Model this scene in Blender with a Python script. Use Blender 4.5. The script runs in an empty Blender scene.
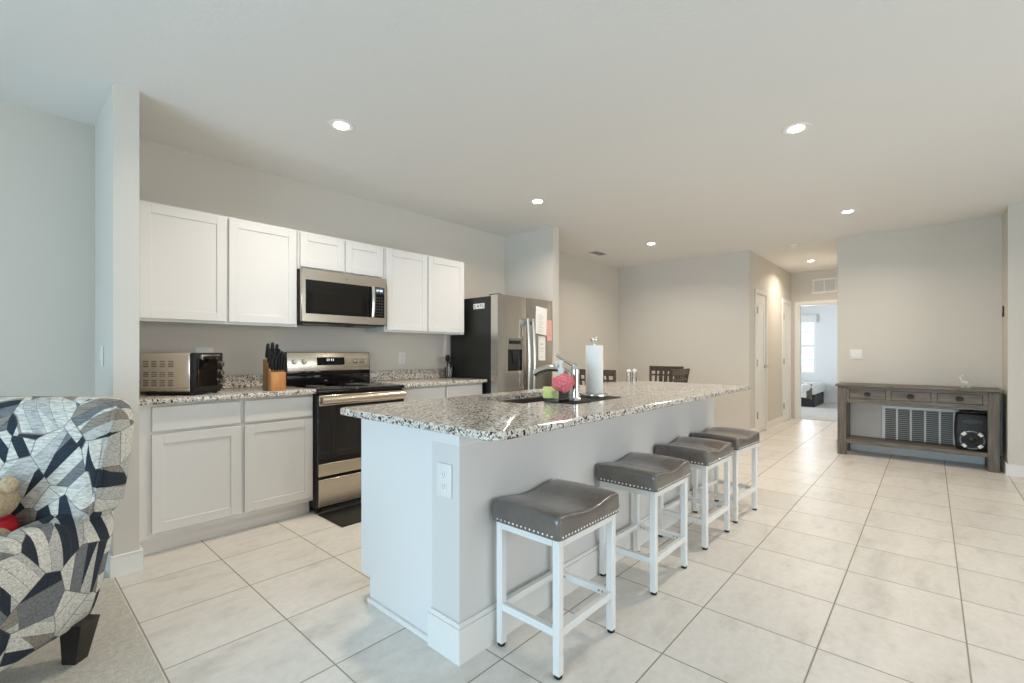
import bpy, bmesh, math, random
from mathutils import Vector, Matrix, Euler, noise

random.seed(7)
SC = bpy.context.scene
COL = SC.collection
PI = math.pi

# ------------------------------------------------------------------ camera
TH = math.radians(42.07)            # the view direction, measured from +X towards +Y
cam_data = bpy.data.cameras.new('camera')
cam = bpy.data.objects.new('camera', cam_data)
COL.objects.link(cam)
cam_data.sensor_fit = 'HORIZONTAL'
cam_data.sensor_width = 36.0
cam_data.lens = 464.0 / 1024.0 * 36.0
cam_data.shift_y = 11.1 / 1024.0
cam_data.clip_start = 0.05
cam_data.clip_end = 100
cam.location = (0, 0, 1.2)
cam.rotation_euler = (PI / 2, 0, TH - PI / 2)
SC.camera = cam

# ------------------------------------------------------------------ view, world, daylight
SC.view_settings.view_transform = 'Standard'
SC.view_settings.look = 'None'
SC.view_settings.gamma = 1.0
SC.view_settings.use_curve_mapping = False
SC.view_settings.exposure = 0.05
try:
    SC.cycles.use_denoising = True
    SC.cycles.max_bounces = 10
    SC.cycles.diffuse_bounces = 6
    SC.cycles.sample_clamp_indirect = 8.0
    SC.cycles.caustics_reflective = False
    SC.cycles.caustics_refractive = False
except Exception:
    pass

world = bpy.data.worlds.new('sky')
SC.world = world
world.use_nodes = True
_bg = world.node_tree.nodes['Background']
_bg.inputs['Color'].default_value = (0.74, 0.88, 1.0, 1)
_bg.inputs['Strength'].default_value = 1.6


def area(name, loc, rot, sx, sy, power, color):
    l = bpy.data.lights.new(name, 'AREA')
    l.shape = 'RECTANGLE'
    l.size = sx
    l.size_y = sy
    l.energy = power
    l.color = color
    o = bpy.data.objects.new(name, l)
    COL.objects.link(o)
    o.location = loc
    o.rotation_euler = rot
    return o


CEIL = 2.645
DAY = (0.58, 0.82, 1.0)
# daylight through the sliding glass doors (behind, left) and the window of the rear wall
area('daylight_patio', (-3.78, 1.0, 1.15), (0, -PI / 2, 0), 2.1, 3.4, 190, DAY)
area('daylight_rear', (2.4, -4.28, 1.35), (PI / 2, 0, 0), 4.6, 1.9, 105, (1.0, 0.985, 0.95))
area('daylight_bedroom', (13.35, 2.75, 1.4), (0, PI / 2, 0), 1.4, 1.5, 40, (0.86, 0.94, 1.0))
area('daylight_bedroom_side', (11.6, 4.33, 1.4), (-PI / 2, 0, 0), 1.8, 1.5, 140, (0.86, 0.94, 1.0))

LAMP_POWER = 14.5
LAMP_COLOR = (1.0, 0.88, 0.74)


# ------------------------------------------------------------------ materials
def srgb(r, g, b):
    f = lambda c: ((c / 255 + 0.055) / 1.055) ** 2.4 if c > 10 else c / 255 / 12.92
    return (f(r), f(g), f(b), 1)


def mat(name, color=(0.8, 0.8, 0.8, 1), rough=0.5, metal=0.0, **kw):
    m = bpy.data.materials.new(name)
    m.use_nodes = True
    b = m.node_tree.nodes['Principled BSDF']
    b.inputs['Base Color'].default_value = color
    b.inputs['Roughness'].default_value = rough
    b.inputs['Metallic'].default_value = metal
    for k, v in kw.items():
        b.inputs[k.replace('_', ' ')].default_value = v
    return m


class NT:
    def __init__(s, m):
        s.t = m.node_tree
        s.b = s.t.nodes['Principled BSDF']

    def n(s, typ, **kw):
        nd = s.t.nodes.new(typ)
        for k, v in kw.items():
            setattr(nd, k, v)
        return nd

    def l(s, a, b):
        s.t.links.new(a, b)

    def math(s, op, a, b=None, c=None):
        nd = s.n('ShaderNodeMath', operation=op)
        for i, v in enumerate((a, b, c)):
            if v is None:
                continue
            if isinstance(v, (int, float)):
                nd.inputs[i].default_value = v
            else:
                s.l(v, nd.inputs[i])
        return nd.outputs[0]

    def obj(s, scale=(1, 1, 1)):
        tc = s.n('ShaderNodeTexCoord')
        mp = s.n('ShaderNodeMapping')
        mp.inputs['Scale'].default_value = scale
        s.l(tc.outputs['Object'], mp.inputs['Vector'])
        return mp.outputs[0]

    def noise(s, vec, scale, detail=3, rough=0.5):
        nd = s.n('ShaderNodeTexNoise')
        nd.inputs['Scale'].default_value = scale
        nd.inputs['Detail'].default_value = detail
        nd.inputs['Roughness'].default_value = rough
        s.l(vec, nd.inputs['Vector'])
        return nd.outputs[0]

    def voro(s, vec, scale, feature='F1'):
        nd = s.n('ShaderNodeTexVoronoi', feature=feature)
        nd.inputs['Scale'].default_value = scale
        s.l(vec, nd.inputs['Vector'])
        return nd

    def ramp(s, fac, stops, interp='LINEAR'):
        nd = s.n('ShaderNodeValToRGB')
        cr = nd.color_ramp
        cr.interpolation = interp
        while len(cr.elements) < len(stops):
            cr.elements.new(0.5)
        for e, (p, c) in zip(cr.elements, stops):
            e.position = p
            e.color = c
        s.l(fac, nd.inputs[0])
        return nd.outputs[0]

    def mix(s, fac, a, b, typ='MIX'):
        nd = s.n('ShaderNodeMix', data_type='RGBA', blend_type=typ)
        if isinstance(fac, (int, float)):
            nd.inputs[0].default_value = fac
        else:
            s.l(fac, nd.inputs[0])
        for i, v in ((6, a), (7, b)):
            if isinstance(v, tuple):
                nd.inputs[i].default_value = v
            else:
                s.l(v, nd.inputs[i])
        return nd.outputs[2]

    def color(s, out):
        s.l(out, s.b.inputs['Base Color'])

    def rough(s, out):
        s.l(out, s.b.inputs['Roughness'])

    def bump(s, h, strength=0.2, dist=0.01):
        nd = s.n('ShaderNodeBump')
        nd.inputs['Strength'].default_value = strength
        nd.inputs['Distance'].default_value = dist
        s.l(h, nd.inputs['Height'])
        s.l(nd.outputs[0], s.b.inputs['Normal'])


def paint(name, col, rough=0.6, bscale=90, bstr=0.08):
    m = mat(name, col, rough)
    t = NT(m)
    v = t.obj()
    t.bump(t.noise(v, bscale, 2), bstr, 0.004)
    c = tuple(x * 0.975 for x in col[:3]) + (1,)
    t.color(t.mix(t.noise(v, 1.3, 2), col, c))
    return m


M = {}
M['wall'] = paint('wall_paint', (0.675, 0.635, 0.570, 1), 0.65, 120, 0.06)
M['ceiling'] = paint('ceiling_paint', (0.86, 0.85, 0.825, 1), 0.8, 45, 0.25)
M['trim'] = paint('trim_paint', (0.84, 0.83, 0.80, 1), 0.35, 60, 0.02)
M['cabinet'] = paint('cabinet_paint', (0.76, 0.755, 0.74, 1), 0.4, 50, 0.02)
M['island'] = paint('island_paint', (0.79, 0.785, 0.77, 1), 0.5, 80, 0.03)
M['knee'] = paint('knee_wall_paint', (0.70, 0.685, 0.665, 1), 0.6, 120, 0.05)
M['bedwall'] = paint('bedroom_paint', (0.80, 0.80, 0.80, 1), 0.65, 120, 0.06)
M['white_metal'] = paint('white_metal', (0.83, 0.83, 0.81, 1), 0.35, 60, 0.03)
M['plate'] = paint('white_plastic', (0.82, 0.81, 0.78, 1), 0.35, 30, 0.01)


def tile_mat():
    m = mat('floor_tile_ceramic', rough=0.3)
    t = NT(m)
    g = t.n('ShaderNodeNewGeometry')
    sep = t.n('ShaderNodeSeparateXYZ')
    t.l(g.outputs['Position'], sep.inputs[0])
    S = 0.4525
    u = t.math('DIVIDE', t.math('ADD', sep.outputs[0], 10 * S - 0.870), S)
    w = t.math('DIVIDE', t.math('ADD', sep.outputs[1], 20 * S - 0.795), S)
    du = t.math('PINGPONG', u, 0.5)
    dw = t.math('PINGPONG', w, 0.5)
    d = t.math('MULTIPLY', t.math('MINIMUM', du, dw), S)
    gm = t.n('ShaderNodeMapRange')
    gm.inputs[1].default_value = 0.0022
    gm.inputs[2].default_value = 0.0036
    gm.inputs[3].default_value = 1
    gm.inputs[4].default_value = 0
    t.l(d, gm.inputs[0])
    grout = gm.outputs[0]
    cmb = t.n('ShaderNodeCombineXYZ')
    t.l(t.math('FLOOR', u), cmb.inputs[0])
    t.l(t.math('FLOOR', w), cmb.inputs[1])
    wn = t.n('ShaderNodeTexWhiteNoise')
    t.l(cmb.outputs[0], wn.inputs[0])
    # every tile gets its own slice of the cloudy veining
    off = t.n('ShaderNodeVectorMath', operation='SCALE')
    t.l(wn.outputs[1], off.inputs[0])
    off.inputs[3].default_value = 9.0
    add = t.n('ShaderNodeVectorMath', operation='ADD')
    t.l(g.outputs['Position'], add.inputs[0])
    t.l(off.outputs[0], add.inputs[1])
    mp = t.n('ShaderNodeMapping')
    mp.inputs['Scale'].default_value = (2.2, 5.5, 1)
    mp.inputs['Rotation'].default_value = (0, 0, 0.35)
    t.l(add.outputs[0], mp.inputs[0])
    n1 = t.noise(mp.outputs[0], 1.4, 6, 0.62)
    n2 = t.noise(add.outputs[0], 30, 3, 0.6)
    c = t.ramp(n1, [(0.28, srgb(208, 202, 194)), (0.45, srgb(228, 223, 215)), (0.58, srgb(233, 228, 221)), (0.75, srgb(216, 209, 200))])
    c = t.mix(0.10, c, t.ramp(n2, [(0.35, srgb(150, 135, 115)), (0.65, srgb(235, 228, 216))]))
    tint = t.ramp(wn.outputs[0], [(0, (0.94, 0.94, 0.94, 1)), (1, (1.03, 1.03, 1.03, 1))])
    c = t.mix(1.0, c, tint, 'MULTIPLY')
    c = t.mix(grout, c, srgb(152, 145, 133))
    t.color(c)
    t.rough(t.math('ADD', t.math('MULTIPLY', grout, 0.45), t.math('ADD', 0.24, t.math('MULTIPLY', n1, 0.16))))
    t.bump(t.math('SUBTRACT', t.math('MULTIPLY', n2, 0.04), grout), 0.35, 0.002)
    return m


M['tile'] = tile_mat()


def carpet_mat(name, a, b):
    m = mat(name, a, 0.95)
    t = NT(m)
    v = t.obj()
    n = t.noise(v, 260, 2, 0.7)
    n2 = t.noise(v, 40, 5, 0.8)
    f = t.ramp(t.math('MULTIPLY', t.math('ADD', n, n2), 0.5), [(0.36, (0, 0, 0, 1)), (0.64, (1, 1, 1, 1))])
    t.color(t.mix(f, b, a))
    t.bump(n, 0.8, 0.012)
    return m


M['carpet'] = carpet_mat('beige_carpet', srgb(246, 240, 228), srgb(196, 188, 172))
M['bedcarpet'] = carpet_mat('pale_carpet', srgb(225, 222, 216), srgb(190, 186, 178))


def granite_mat():
    m = mat('speckled_granite', rough=0.15)
    t = NT(m)
    v = t.obj()
    w = t.n('ShaderNodeTexNoise')
    w.inputs['Scale'].default_value = 60
    t.l(v, w.inputs['Vector'])
    sc = t.n('ShaderNodeVectorMath', operation='SCALE')
    t.l(w.outputs[1], sc.inputs[0])
    sc.inputs[3].default_value = 0.012
    ad = t.n('ShaderNodeVectorMath', operation='ADD')
    t.l(v, ad.inputs[0])
    t.l(sc.outputs[0], ad.inputs[1])
    v = ad.outputs[0]
    a = t.voro(v, 150)
    sepa = t.n('ShaderNodeSeparateColor')
    t.l(a.outputs['Color'], sepa.inputs[0])
    base = t.ramp(sepa.outputs[0], [(0.0, srgb(212, 206, 196)), (0.30, srgb(230, 226, 218)), (0.55, srgb(186, 177, 164)),
                                    (0.70, srgb(146, 138, 130)), (0.80, srgb(216, 210, 202)), (0.91, srgb(78, 74, 72)), (0.96, srgb(34, 33, 34))], 'CONSTANT')
    b = t.voro(v, 88)
    sepb = t.n('ShaderNodeSeparateColor')
    t.l(b.outputs['Color'], sepb.inputs[0])
    dark = t.math('MULTIPLY', t.math('GREATER_THAN', sepb.outputs[1], 0.87), t.math('LESS_THAN', b.outputs['Distance'], 0.62))
    c = t.mix(dark, base, srgb(38, 36, 37))
    tan = t.math('MULTIPLY', t.math('LESS_THAN', sepb.outputs[1], 0.13), t.math('LESS_THAN', b.outputs['Distance'], 0.55))
    c = t.mix(tan, c, srgb(150, 134, 112))
    t.color(c)
    return m


M['granite'] = granite_mat()


def steel_mat(name, col, rough, vertical=True):
    m = mat(name, col, rough, 1.0)
    t = NT(m)
    v = t.obj((260, 260, 3) if not vertical else (3, 3, 260))
    n = t.noise(v, 1.0, 2, 0.6)
    t.rough(t.math('ADD', rough - 0.01, t.math('MULTIPLY', n, 0.02)))
    return m


M['steel'] = steel_mat('brushed_steel', srgb(206, 196, 180), 0.27)
M['fridge_steel'] = steel_mat('fridge_steel', srgb(202, 197, 190), 0.25)
M['steel_bright'] = steel_mat('bright_steel', srgb(222, 216, 206), 0.22)
M['chrome'] = mat('chrome', srgb(225, 224, 222), 0.08, 1.0)
M['nickel'] = mat('satin_nickel', srgb(190, 184, 172), 0.3, 1.0)
M['dark_metal'] = mat('dark_bronze', srgb(52, 46, 40), 0.4, 0.8)
M['black_gloss'] = mat('black_glass', srgb(20, 19, 19), 0.06)
M['oven_window'] = mat('oven_window_glass', srgb(30, 28, 25), 0.05)
M['black'] = mat('black_plastic', srgb(22, 21, 21), 0.5)
M['fridge_side'] = mat('fridge_side_paint', srgb(33, 32, 29), 0.45)
M['rubber'] = mat('black_rubber', srgb(17, 17, 17), 0.6)
M['rubber_grey'] = mat('dark_grey_rubber', srgb(58, 58, 58), 0.5)
M['grey_panel'] = mat('grey_panel', srgb(110, 108, 104), 0.5)
M['paper'] = mat('paper', srgb(242, 240, 236), 0.8)
M['pink_paper'] = mat('pink_paper', srgb(238, 178, 168), 0.8)
M['ink'] = mat('ink', srgb(160, 160, 166), 0.8)
M['ink_dark'] = mat('dark_ink', srgb(60, 58, 56), 0.8)
M['knob_white'] = mat('chalk_white', srgb(235, 235, 232), 0.3)


def emis(name, col, strength):
    m = mat(name, (0.02, 0.02, 0.02, 1), 0.4)
    b = m.node_tree.nodes['Principled BSDF']
    b.inputs['Emission Color'].default_value = col
    b.inputs['Emission Strength'].default_value = strength
    return m


M['lens'] = emis('lamp_lens', (1.0, 0.93, 0.82, 1), 14.0)
M['digits'] = emis('lit_digits', (0.85, 0.95, 1.0, 1), 2.0)
M['screen'] = emis('lit_display', (0.10, 0.16, 0.20, 1), 0.35)


def glass_mat(name, tint=(0.95, 0.97, 0.96, 1), refl=0.12):
    m = bpy.data.materials.new(name)
    m.use_nodes = True
    t = m.node_tree
    t.nodes.clear()
    o = t.nodes.new('ShaderNodeOutputMaterial')
    mx = t.nodes.new('ShaderNodeMixShader')
    tr = t.nodes.new('ShaderNodeBsdfTransparent')
    gl = t.nodes.new('ShaderNodeBsdfGlossy')
    fr = t.nodes.new('ShaderNodeFresnel')
    fr.inputs[0].default_value = 1.45
    ad = t.nodes.new('ShaderNodeMath')
    ad.operation = 'ADD'
    ad.inputs[1].default_value = refl * 0.3
    tr.inputs[0].default_value = tint
    gl.inputs['Roughness'].default_value = 0.03
    t.links.new(fr.outputs[0], ad.inputs[0])
    t.links.new(ad.outputs[0], mx.inputs[0])
    t.links.new(tr.outputs[0], mx.inputs[1])
    t.links.new(gl.outputs[0], mx.inputs[2])
    t.links.new(mx.outputs[0], o.inputs[0])
    return m


M['glass'] = glass_mat('clear_glass', (0.96, 0.97, 0.965, 1), 0.25)
M['window_glass'] = glass_mat('window_glass', (0.97, 0.985, 1, 1), 0.05)


def wood_mat(name, a, b, scale=(2, 22, 22), rough=0.55):
    m = mat(name, a, rough)
    t = NT(m)
    v = t.obj(scale)
    n = t.noise(v, 3.0, 5, 0.65)
    t.color(t.ramp(n, [(0.3, b), (0.7, a)]))
    t.bump(n, 0.15, 0.003)
    return m


M['console'] = wood_mat('weathered_grey_wood', srgb(128, 120, 109), srgb(84, 78, 70), (16, 1.5, 16))
M['console_post'] = wood_mat('weathered_grey_post', srgb(122, 114, 104), srgb(82, 76, 69), (16, 16, 1.5))
M['block'] = wood_mat('honey_wood', srgb(212, 152, 92), srgb(186, 122, 66), (26, 26, 2), 0.4)
M['block_dark'] = wood_mat('walnut_wood', srgb(150, 112, 66), srgb(120, 86, 48), (26, 26, 2), 0.4)
M['dining'] = wood_mat('dark_brown_wood', srgb(92, 78, 66), srgb(58, 48, 41), (18, 18, 2), 0.4)
M['leg_wood'] = wood_mat('espresso_wood', srgb(46, 38, 34), srgb(28, 23, 21), (18, 18, 2), 0.35)


def leather_mat():
    m = mat('grey_leather', rough=0.34, Coat_Weight=0.5, Coat_Roughness=0.18)
    t = NT(m)
    v = t.obj()
    n = t.noise(v, 7, 5, 0.6)
    t.color(t.ramp(n, [(0.3, srgb(92, 86, 82)), (0.7, srgb(112, 105, 99))]))
    t.rough(t.math('ADD', 0.18, t.math('MULTIPLY', n, 0.12)))
    vo = t.voro(v, 220)
    t.bump(vo.outputs['Distance'], 0.12, 0.002)
    return m


M['leather'] = leather_mat()


def patchwork_mat():
    """Geometric print: straight-edged patches, each cut again by a stripe, with thin dark outlines and a brushed look."""
    m = mat('patchwork_fabric', rough=0.9)
    t = NT(m)
    tc = t.n('ShaderNodeTexCoord')
    v = tc.outputs['Object']
    SCL = 6.6
    c1 = t.voro(v, SCL)
    e1 = t.voro(v, SCL, 'DISTANCE_TO_EDGE')
    # offset from the cell's point, then a cut along a direction of the cell's own
    sub = t.n('ShaderNodeVectorMath', operation='SUBTRACT')
    t.l(v, sub.inputs[0])
    t.l(c1.outputs['Position'], sub.inputs[1])
    dirn = t.n('ShaderNodeVectorMath', operation='SUBTRACT')
    t.l(c1.outputs['Color'], dirn.inputs[0])
    dirn.inputs[1].default_value = (0.5, 0.5, 0.5)
    nrm = t.n('ShaderNodeVectorMath', operation='NORMALIZE')
    t.l(dirn.outputs[0], nrm.inputs[0])
    dot = t.n('ShaderNodeVectorMath', operation='DOT_PRODUCT')
    t.l(sub.outputs[0], dot.inputs[0])
    t.l(nrm.outputs[0], dot.inputs[1])
    d = dot.outputs['Value']
    # three bands per cell
    # a second cut, square to the first, on either side of the middle band
    up = t.n('ShaderNodeVectorMath', operation='CROSS_PRODUCT')
    t.l(nrm.outputs[0], up.inputs[0])
    up.inputs[1].default_value = (0.48, 0.62, 0.62)
    dot2 = t.n('ShaderNodeVectorMath', operation='DOT_PRODUCT')
    t.l(sub.outputs[0], dot2.inputs[0])
    t.l(up.outputs[0], dot2.inputs[1])
    d2 = dot2.outputs['Value']
    band = t.math('FLOOR', t.math('ADD', t.math('DIVIDE', d, 0.042), 0.5))
    cmb = t.n('ShaderNodeVectorMath', operation='ADD')
    t.l(c1.outputs['Color'], cmb.inputs[0])
    bv = t.n('ShaderNodeCombineXYZ')
    t.l(t.math('MULTIPLY', band, 0.371), bv.inputs[0])
    # the cross cut slants from band to band, which leaves triangles and wedges
    slant = t.math('ADD', d2, t.math('MULTIPLY', d, 0.9))
    side = t.math('GREATER_THAN', slant, 0.0)
    t.l(t.math('MULTIPLY', band, 0.173), bv.inputs[1])
    t.l(t.math('MULTIPLY', side, 0.417), bv.inputs[2])
    t.l(bv.outputs[0], cmb.inputs[1])
    wn = t.n('ShaderNodeTexWhiteNoise')
    t.l(cmb.outputs[0], wn.inputs[0])
    cream, pale, taupe, slate, navy = srgb(214, 210, 200), srgb(190, 188, 182), srgb(146, 138, 126), srgb(118, 120, 122), srgb(36, 46, 58)
    c = t.ramp(wn.outputs[0], [(0, cream), (0.26, taupe), (0.42, pale), (0.56, slate), (0.66, cream), (0.82, navy)], 'CONSTANT')
    # brushed streaks
    mp = t.n('ShaderNodeMapping')
    mp.inputs['Scale'].default_value = (14, 60, 90)
    mp.inputs['Rotation'].default_value = (0.5, 0.4, 0.6)
    t.l(v, mp.inputs[0])
    st = t.noise(mp.outputs[0], 2.0, 4, 0.7)
    c = t.mix(0.7, c, t.ramp(st, [(0.32, (0.30, 0.30, 0.31, 1)), (0.6, (1.12, 1.12, 1.10, 1))]), 'MULTIPLY')
    line1 = t.math('LESS_THAN', e1.outputs['Distance'], 0.011)
    fr = t.math('PINGPONG', t.math('ADD', t.math('DIVIDE', d, 0.042), 0.5), 0.5)
    line2 = t.math('LESS_THAN', fr, 0.018)
    line = t.math('MULTIPLY', t.math('MAXIMUM', line1, line2), 0.6)
    c = t.mix(line, c, srgb(66, 60, 56))
    t.color(c)
    t.bump(t.noise(v, 320, 2), 0.25, 0.002)
    return m


M['patch'] = patchwork_mat()


def fuzzy(name, a, b, scale=60, dist=0.012, strength=1.0):
    m = mat(name, a, 0.95)
    t = NT(m)
    v = t.obj()
    n = t.noise(v, scale, 4, 0.7)
    t.color(t.ramp(n, [(0.3, b), (0.7, a)]))
    t.bump(n, strength, dist)
    return m


M['fur'] = fuzzy('beige_fur', srgb(218, 196, 164), srgb(176, 148, 112), 90)
M['red_cloth'] = fuzzy('red_cloth', srgb(190, 24, 34), srgb(150, 14, 24), 200, 0.004, 0.4)
M['scrub'] = fuzzy('pink_scrubber', srgb(248, 158, 165), srgb(220, 78, 92), 70, 0.01)
M['sponge'] = fuzzy('green_sponge', srgb(226, 234, 160), srgb(206, 218, 128), 160, 0.004)
M['towel'] = fuzzy('paper_towel', srgb(244, 243, 240), srgb(232, 231, 228), 120, 0.003, 0.3)
M['bottle'] = mat('pale_bottle', srgb(214, 222, 222), 0.25)
M['soap'] = mat('pale_soap', srgb(206, 220, 214), 0.2)
M['blue_arc'] = mat('blue_grey_metal', srgb(120, 132, 148), 0.3, 0.6)
M['louvre'] = mat('grey_louvre_metal', srgb(214, 214, 210), 0.5)
M['sink'] = mat('dark_brown_sink', srgb(62, 55, 48), 0.5)  # one even dark brown over the whole basin
M['figurine'] = mat('frosted_glass', srgb(236, 236, 230), 0.15, Alpha=0.4)
M['shade'] = mat('window_shade', srgb(240, 240, 238), 0.8)


def quilt_mat():
    m = mat('patchwork_quilt', rough=0.9)
    t = NT(m)
    v = t.obj()
    a = t.voro(v, 11.0)
    sep = t.n('ShaderNodeSeparateColor')
    t.l(a.outputs['Color'], sep.inputs[0])
    t.color(t.ramp(sep.outputs[0], [(0, srgb(232, 230, 226)), (0.4, srgb(150, 128, 104)), (0.55, srgb(214, 220, 222)), (0.8, srgb(96, 88, 82))], 'CONSTANT'))
    return m


M['quilt'] = quilt_mat()
M['bedbase'] = mat('dark_bed_base', srgb(40, 42, 48), 0.6)
M['sheet'] = mat('white_sheet', srgb(236, 236, 236), 0.8)


# ------------------------------------------------------------------ mesh building
class MB:
    """Collects shapes and links them as ONE mesh object."""

    def __init__(s):
        s.bm = bmesh.new()

    def _add(s, bm2, mtx=None):
        me = bpy.data.meshes.new('tmp')
        bm2.to_mesh(me)
        bm2.free()
        if mtx is not None:
            me.transform(mtx)
        s.bm.from_mesh(me)
        bpy.data.meshes.remove(me)
        return s

    def box(s, x0, x1, y0, y1, z0, z1, bev=0.0, seg=1, mtx=None):
        b = bmesh.new()
        bmesh.ops.create_cube(b, size=1)
        bmesh.ops.scale(b, vec=(abs(x1 - x0), abs(y1 - y0), abs(z1 - z0)), verts=b.verts)
        bmesh.ops.translate(b, vec=((x0 + x1) / 2, (y0 + y1) / 2, (z0 + z1) / 2), verts=b.verts)
        if bev > 0:
            bmesh.ops.bevel(b, geom=b.edges[:] + b.verts[:], offset=bev, segments=seg, profile=0.5, affect='EDGES')
        return s._add(b, mtx)

    def cyl(s, p0, p1, r0, r1=None, seg=16, cap=True):
        p0, p1 = Vector(p0), Vector(p1)
        d = p1 - p0
        b = bmesh.new()
        bmesh.ops.create_cone(b, cap_ends=cap, segments=seg, radius1=r0, radius2=r0 if r1 is None else r1, depth=d.length)
        q = Vector((0, 0, 1)).rotation_difference(d.normalized())
        return s._add(b, Matrix.Translation((p0 + p1) / 2) @ q.to_matrix().to_4x4())

    def sphere(s, c, r, seg=16, scale=(1, 1, 1), mtx=None):
        b = bmesh.new()
        bmesh.ops.create_uvsphere(b, u_segments=seg, v_segments=max(6, seg // 2), radius=r)
        m = Matrix.Translation(c) @ Matrix.Diagonal((*scale, 1))
        if mtx is not None:
            m = mtx @ m
        return s._add(b, m)

    def lathe(s, prof, c=(0, 0, 0), seg=24, mtx=None):
        b = bmesh.new()
        rings = []
        for r, z in prof:
            if r < 1e-6:
                rings.append([b.verts.new((0, 0, z))])
            else:
                rings.append([b.verts.new((r * math.cos(2 * PI * i / seg), r * math.sin(2 * PI * i / seg), z)) for i in range(seg)])
        for a, d in zip(rings, rings[1:]):
            for i in range(seg):
                j = (i + 1) % seg
                if len(a) == 1 and len(d) == 1:
                    continue
                if len(a) == 1:
                    b.faces.new((a[0], d[j], d[i]))
                elif len(d) == 1:
                    b.faces.new((a[i], a[j], d[0]))
                else:
                    b.faces.new((a[i], a[j], d[j], d[i]))
        bmesh.ops.recalc_face_normals(b, faces=b.faces)
        m = Matrix.Translation(c)
        if mtx is not None:
            m = m @ mtx
        return s._add(b, m)

    def loft(s, rings, cap=True, closed=True, mtx=None):
        b = bmesh.new()
        R = [[b.verts.new(p) for p in r] for r in rings]
        n = len(R[0])
        for a, d in zip(R, R[1:]):
            for i in range(n if closed else n - 1):
                j = (i + 1) % n
                b.faces.new((a[i], a[j], d[j], d[i]))
        if cap:
            b.faces.new(R[0][::-1])
            b.faces.new(R[-1])
        bmesh.ops.recalc_face_normals(b, faces=b.faces)
        return s._add(b, mtx)

    def tube(s, pts, r, seg=10, rr=None):
        pts = [Vector(p) for p in pts]
        rings = []
        up = Vector((0, 0, 1))
        for i, p in enumerate(pts):
            a = pts[max(i - 1, 0)]
            d = pts[min(i + 1, len(pts) - 1)]
            t = (d - a).normalized()
            x = t.cross(up)
            if x.length < 1e-3:
                x = t.cross(Vector((1, 0, 0)))
            x.normalize()
            y = t.cross(x).normalized()
            rad = rr[i] if rr else r
            rings.append([p + x * rad * math.cos(2 * PI * k / seg) + y * rad * math.sin(2 * PI * k / seg) for k in range(seg)])
        return s.loft(rings)

    def prism(s, poly, axis, a, b_, bev=0.0):
        """poly: 2-D outline; axis 'x': points are (y,z) extruded from x=a to x=b_, and so on."""
        f = {'x': lambda p, t: (t, p[0], p[1]), 'y': lambda p, t: (p[0], t, p[1]), 'z': lambda p, t: (p[0], p[1], t)}[axis]
        b = bmesh.new()
        R = [[b.verts.new(f(p, t)) for p in poly] for t in (a, b_)]
        n = len(poly)
        for i in range(n):
            j = (i + 1) % n
            b.faces.new((R[0][i], R[0][j], R[1][j], R[1][i]))
        b.faces.new(R[0][::-1])
        b.faces.new(R[1])
        bmesh.ops.recalc_face_normals(b, faces=b.faces)
        if bev > 0:
            bmesh.ops.bevel(b, geom=b.edges[:] + b.verts[:], offset=bev, segments=2, profile=0.5, affect='EDGES')
        return s._add(b)

    def torus(s, c, R, r, seg=24, rs=8, mtx=None, a0=0, a1=2 * PI):
        full = abs(a1 - a0 - 2 * PI) < 1e-6
        n = seg if full else seg + 1
        rings = []
        for i in range(n):
            a = a0 + (a1 - a0) * i / seg
            rings.append([((R + r * math.cos(2 * PI * k / rs)) * math.cos(a), (R + r * math.cos(2 * PI * k / rs)) * math.sin(a), r * math.sin(2 * PI * k / rs)) for k in range(rs)])
        if full:
            rings.append(rings[0])
        m = Matrix.Translation(c)
        if mtx is not None:
            m = m @ mtx
        return s.loft(rings, cap=not full, mtx=m)

    def xf(s, mtx):
        bmesh.ops.transform(s.bm, matrix=mtx, verts=s.bm.verts)
        return s

    def build(s, name, m, parent=None, smooth=True, angle=38):
        bmesh.ops.remove_doubles(s.bm, verts=s.bm.verts, dist=1e-6)
        me = bpy.data.meshes.new(name)
        s.bm.to_mesh(me)
        s.bm.free()
        me.materials.append(m)
        if smooth and len(me.polygons):
            me.shade_smooth()
            me.set_sharp_from_angle(angle=math.radians(angle))
        o = bpy.data.objects.new(name, me)
        COL.objects.link(o)
        if parent is not None:
            o.parent = parent
        return o


def tag(o, label=None, cat=None, group=None, kind=None):
    if label:
        o['label'] = label
    if cat:
        o['category'] = cat
    if group:
        o['group'] = group
    if kind:
        o['kind'] = kind
    return o


def thing(name, label, cat, loc=(0, 0, 0), rz=0.0, group=None):
    o = bpy.data.objects.new(name, None)
    o.empty_display_size = 0.1
    COL.objects.link(o)
    o.location = loc
    o.rotation_euler = (0, 0, rz)
    return tag(o, label, cat, group)


def struct(o, label=None, cat=None):
    o['kind'] = 'structure'
    return tag(o, label, cat)


def bx(*a, **k):
    return MB().box(*a, **k)


def copy_tree(o, parent=None):
    c = o.copy()
    COL.objects.link(c)
    if parent is not None:
        c.parent = parent
    for ch in list(o.children):
        copy_tree(ch, c)
    return c


# ------------------------------------------------------------------ the room shell
WT = 0.14
XW, YS, YK = -3.6, -4.2, 3.955      # west (behind left), south (behind right) and kitchen walls
XD = 7.1                            # dining / console wall plane
HY = 1.9                            # hall's left wall
XE = 9.7                            # hall's end wall
XB = 13.2                           # bedroom's far wall

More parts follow.
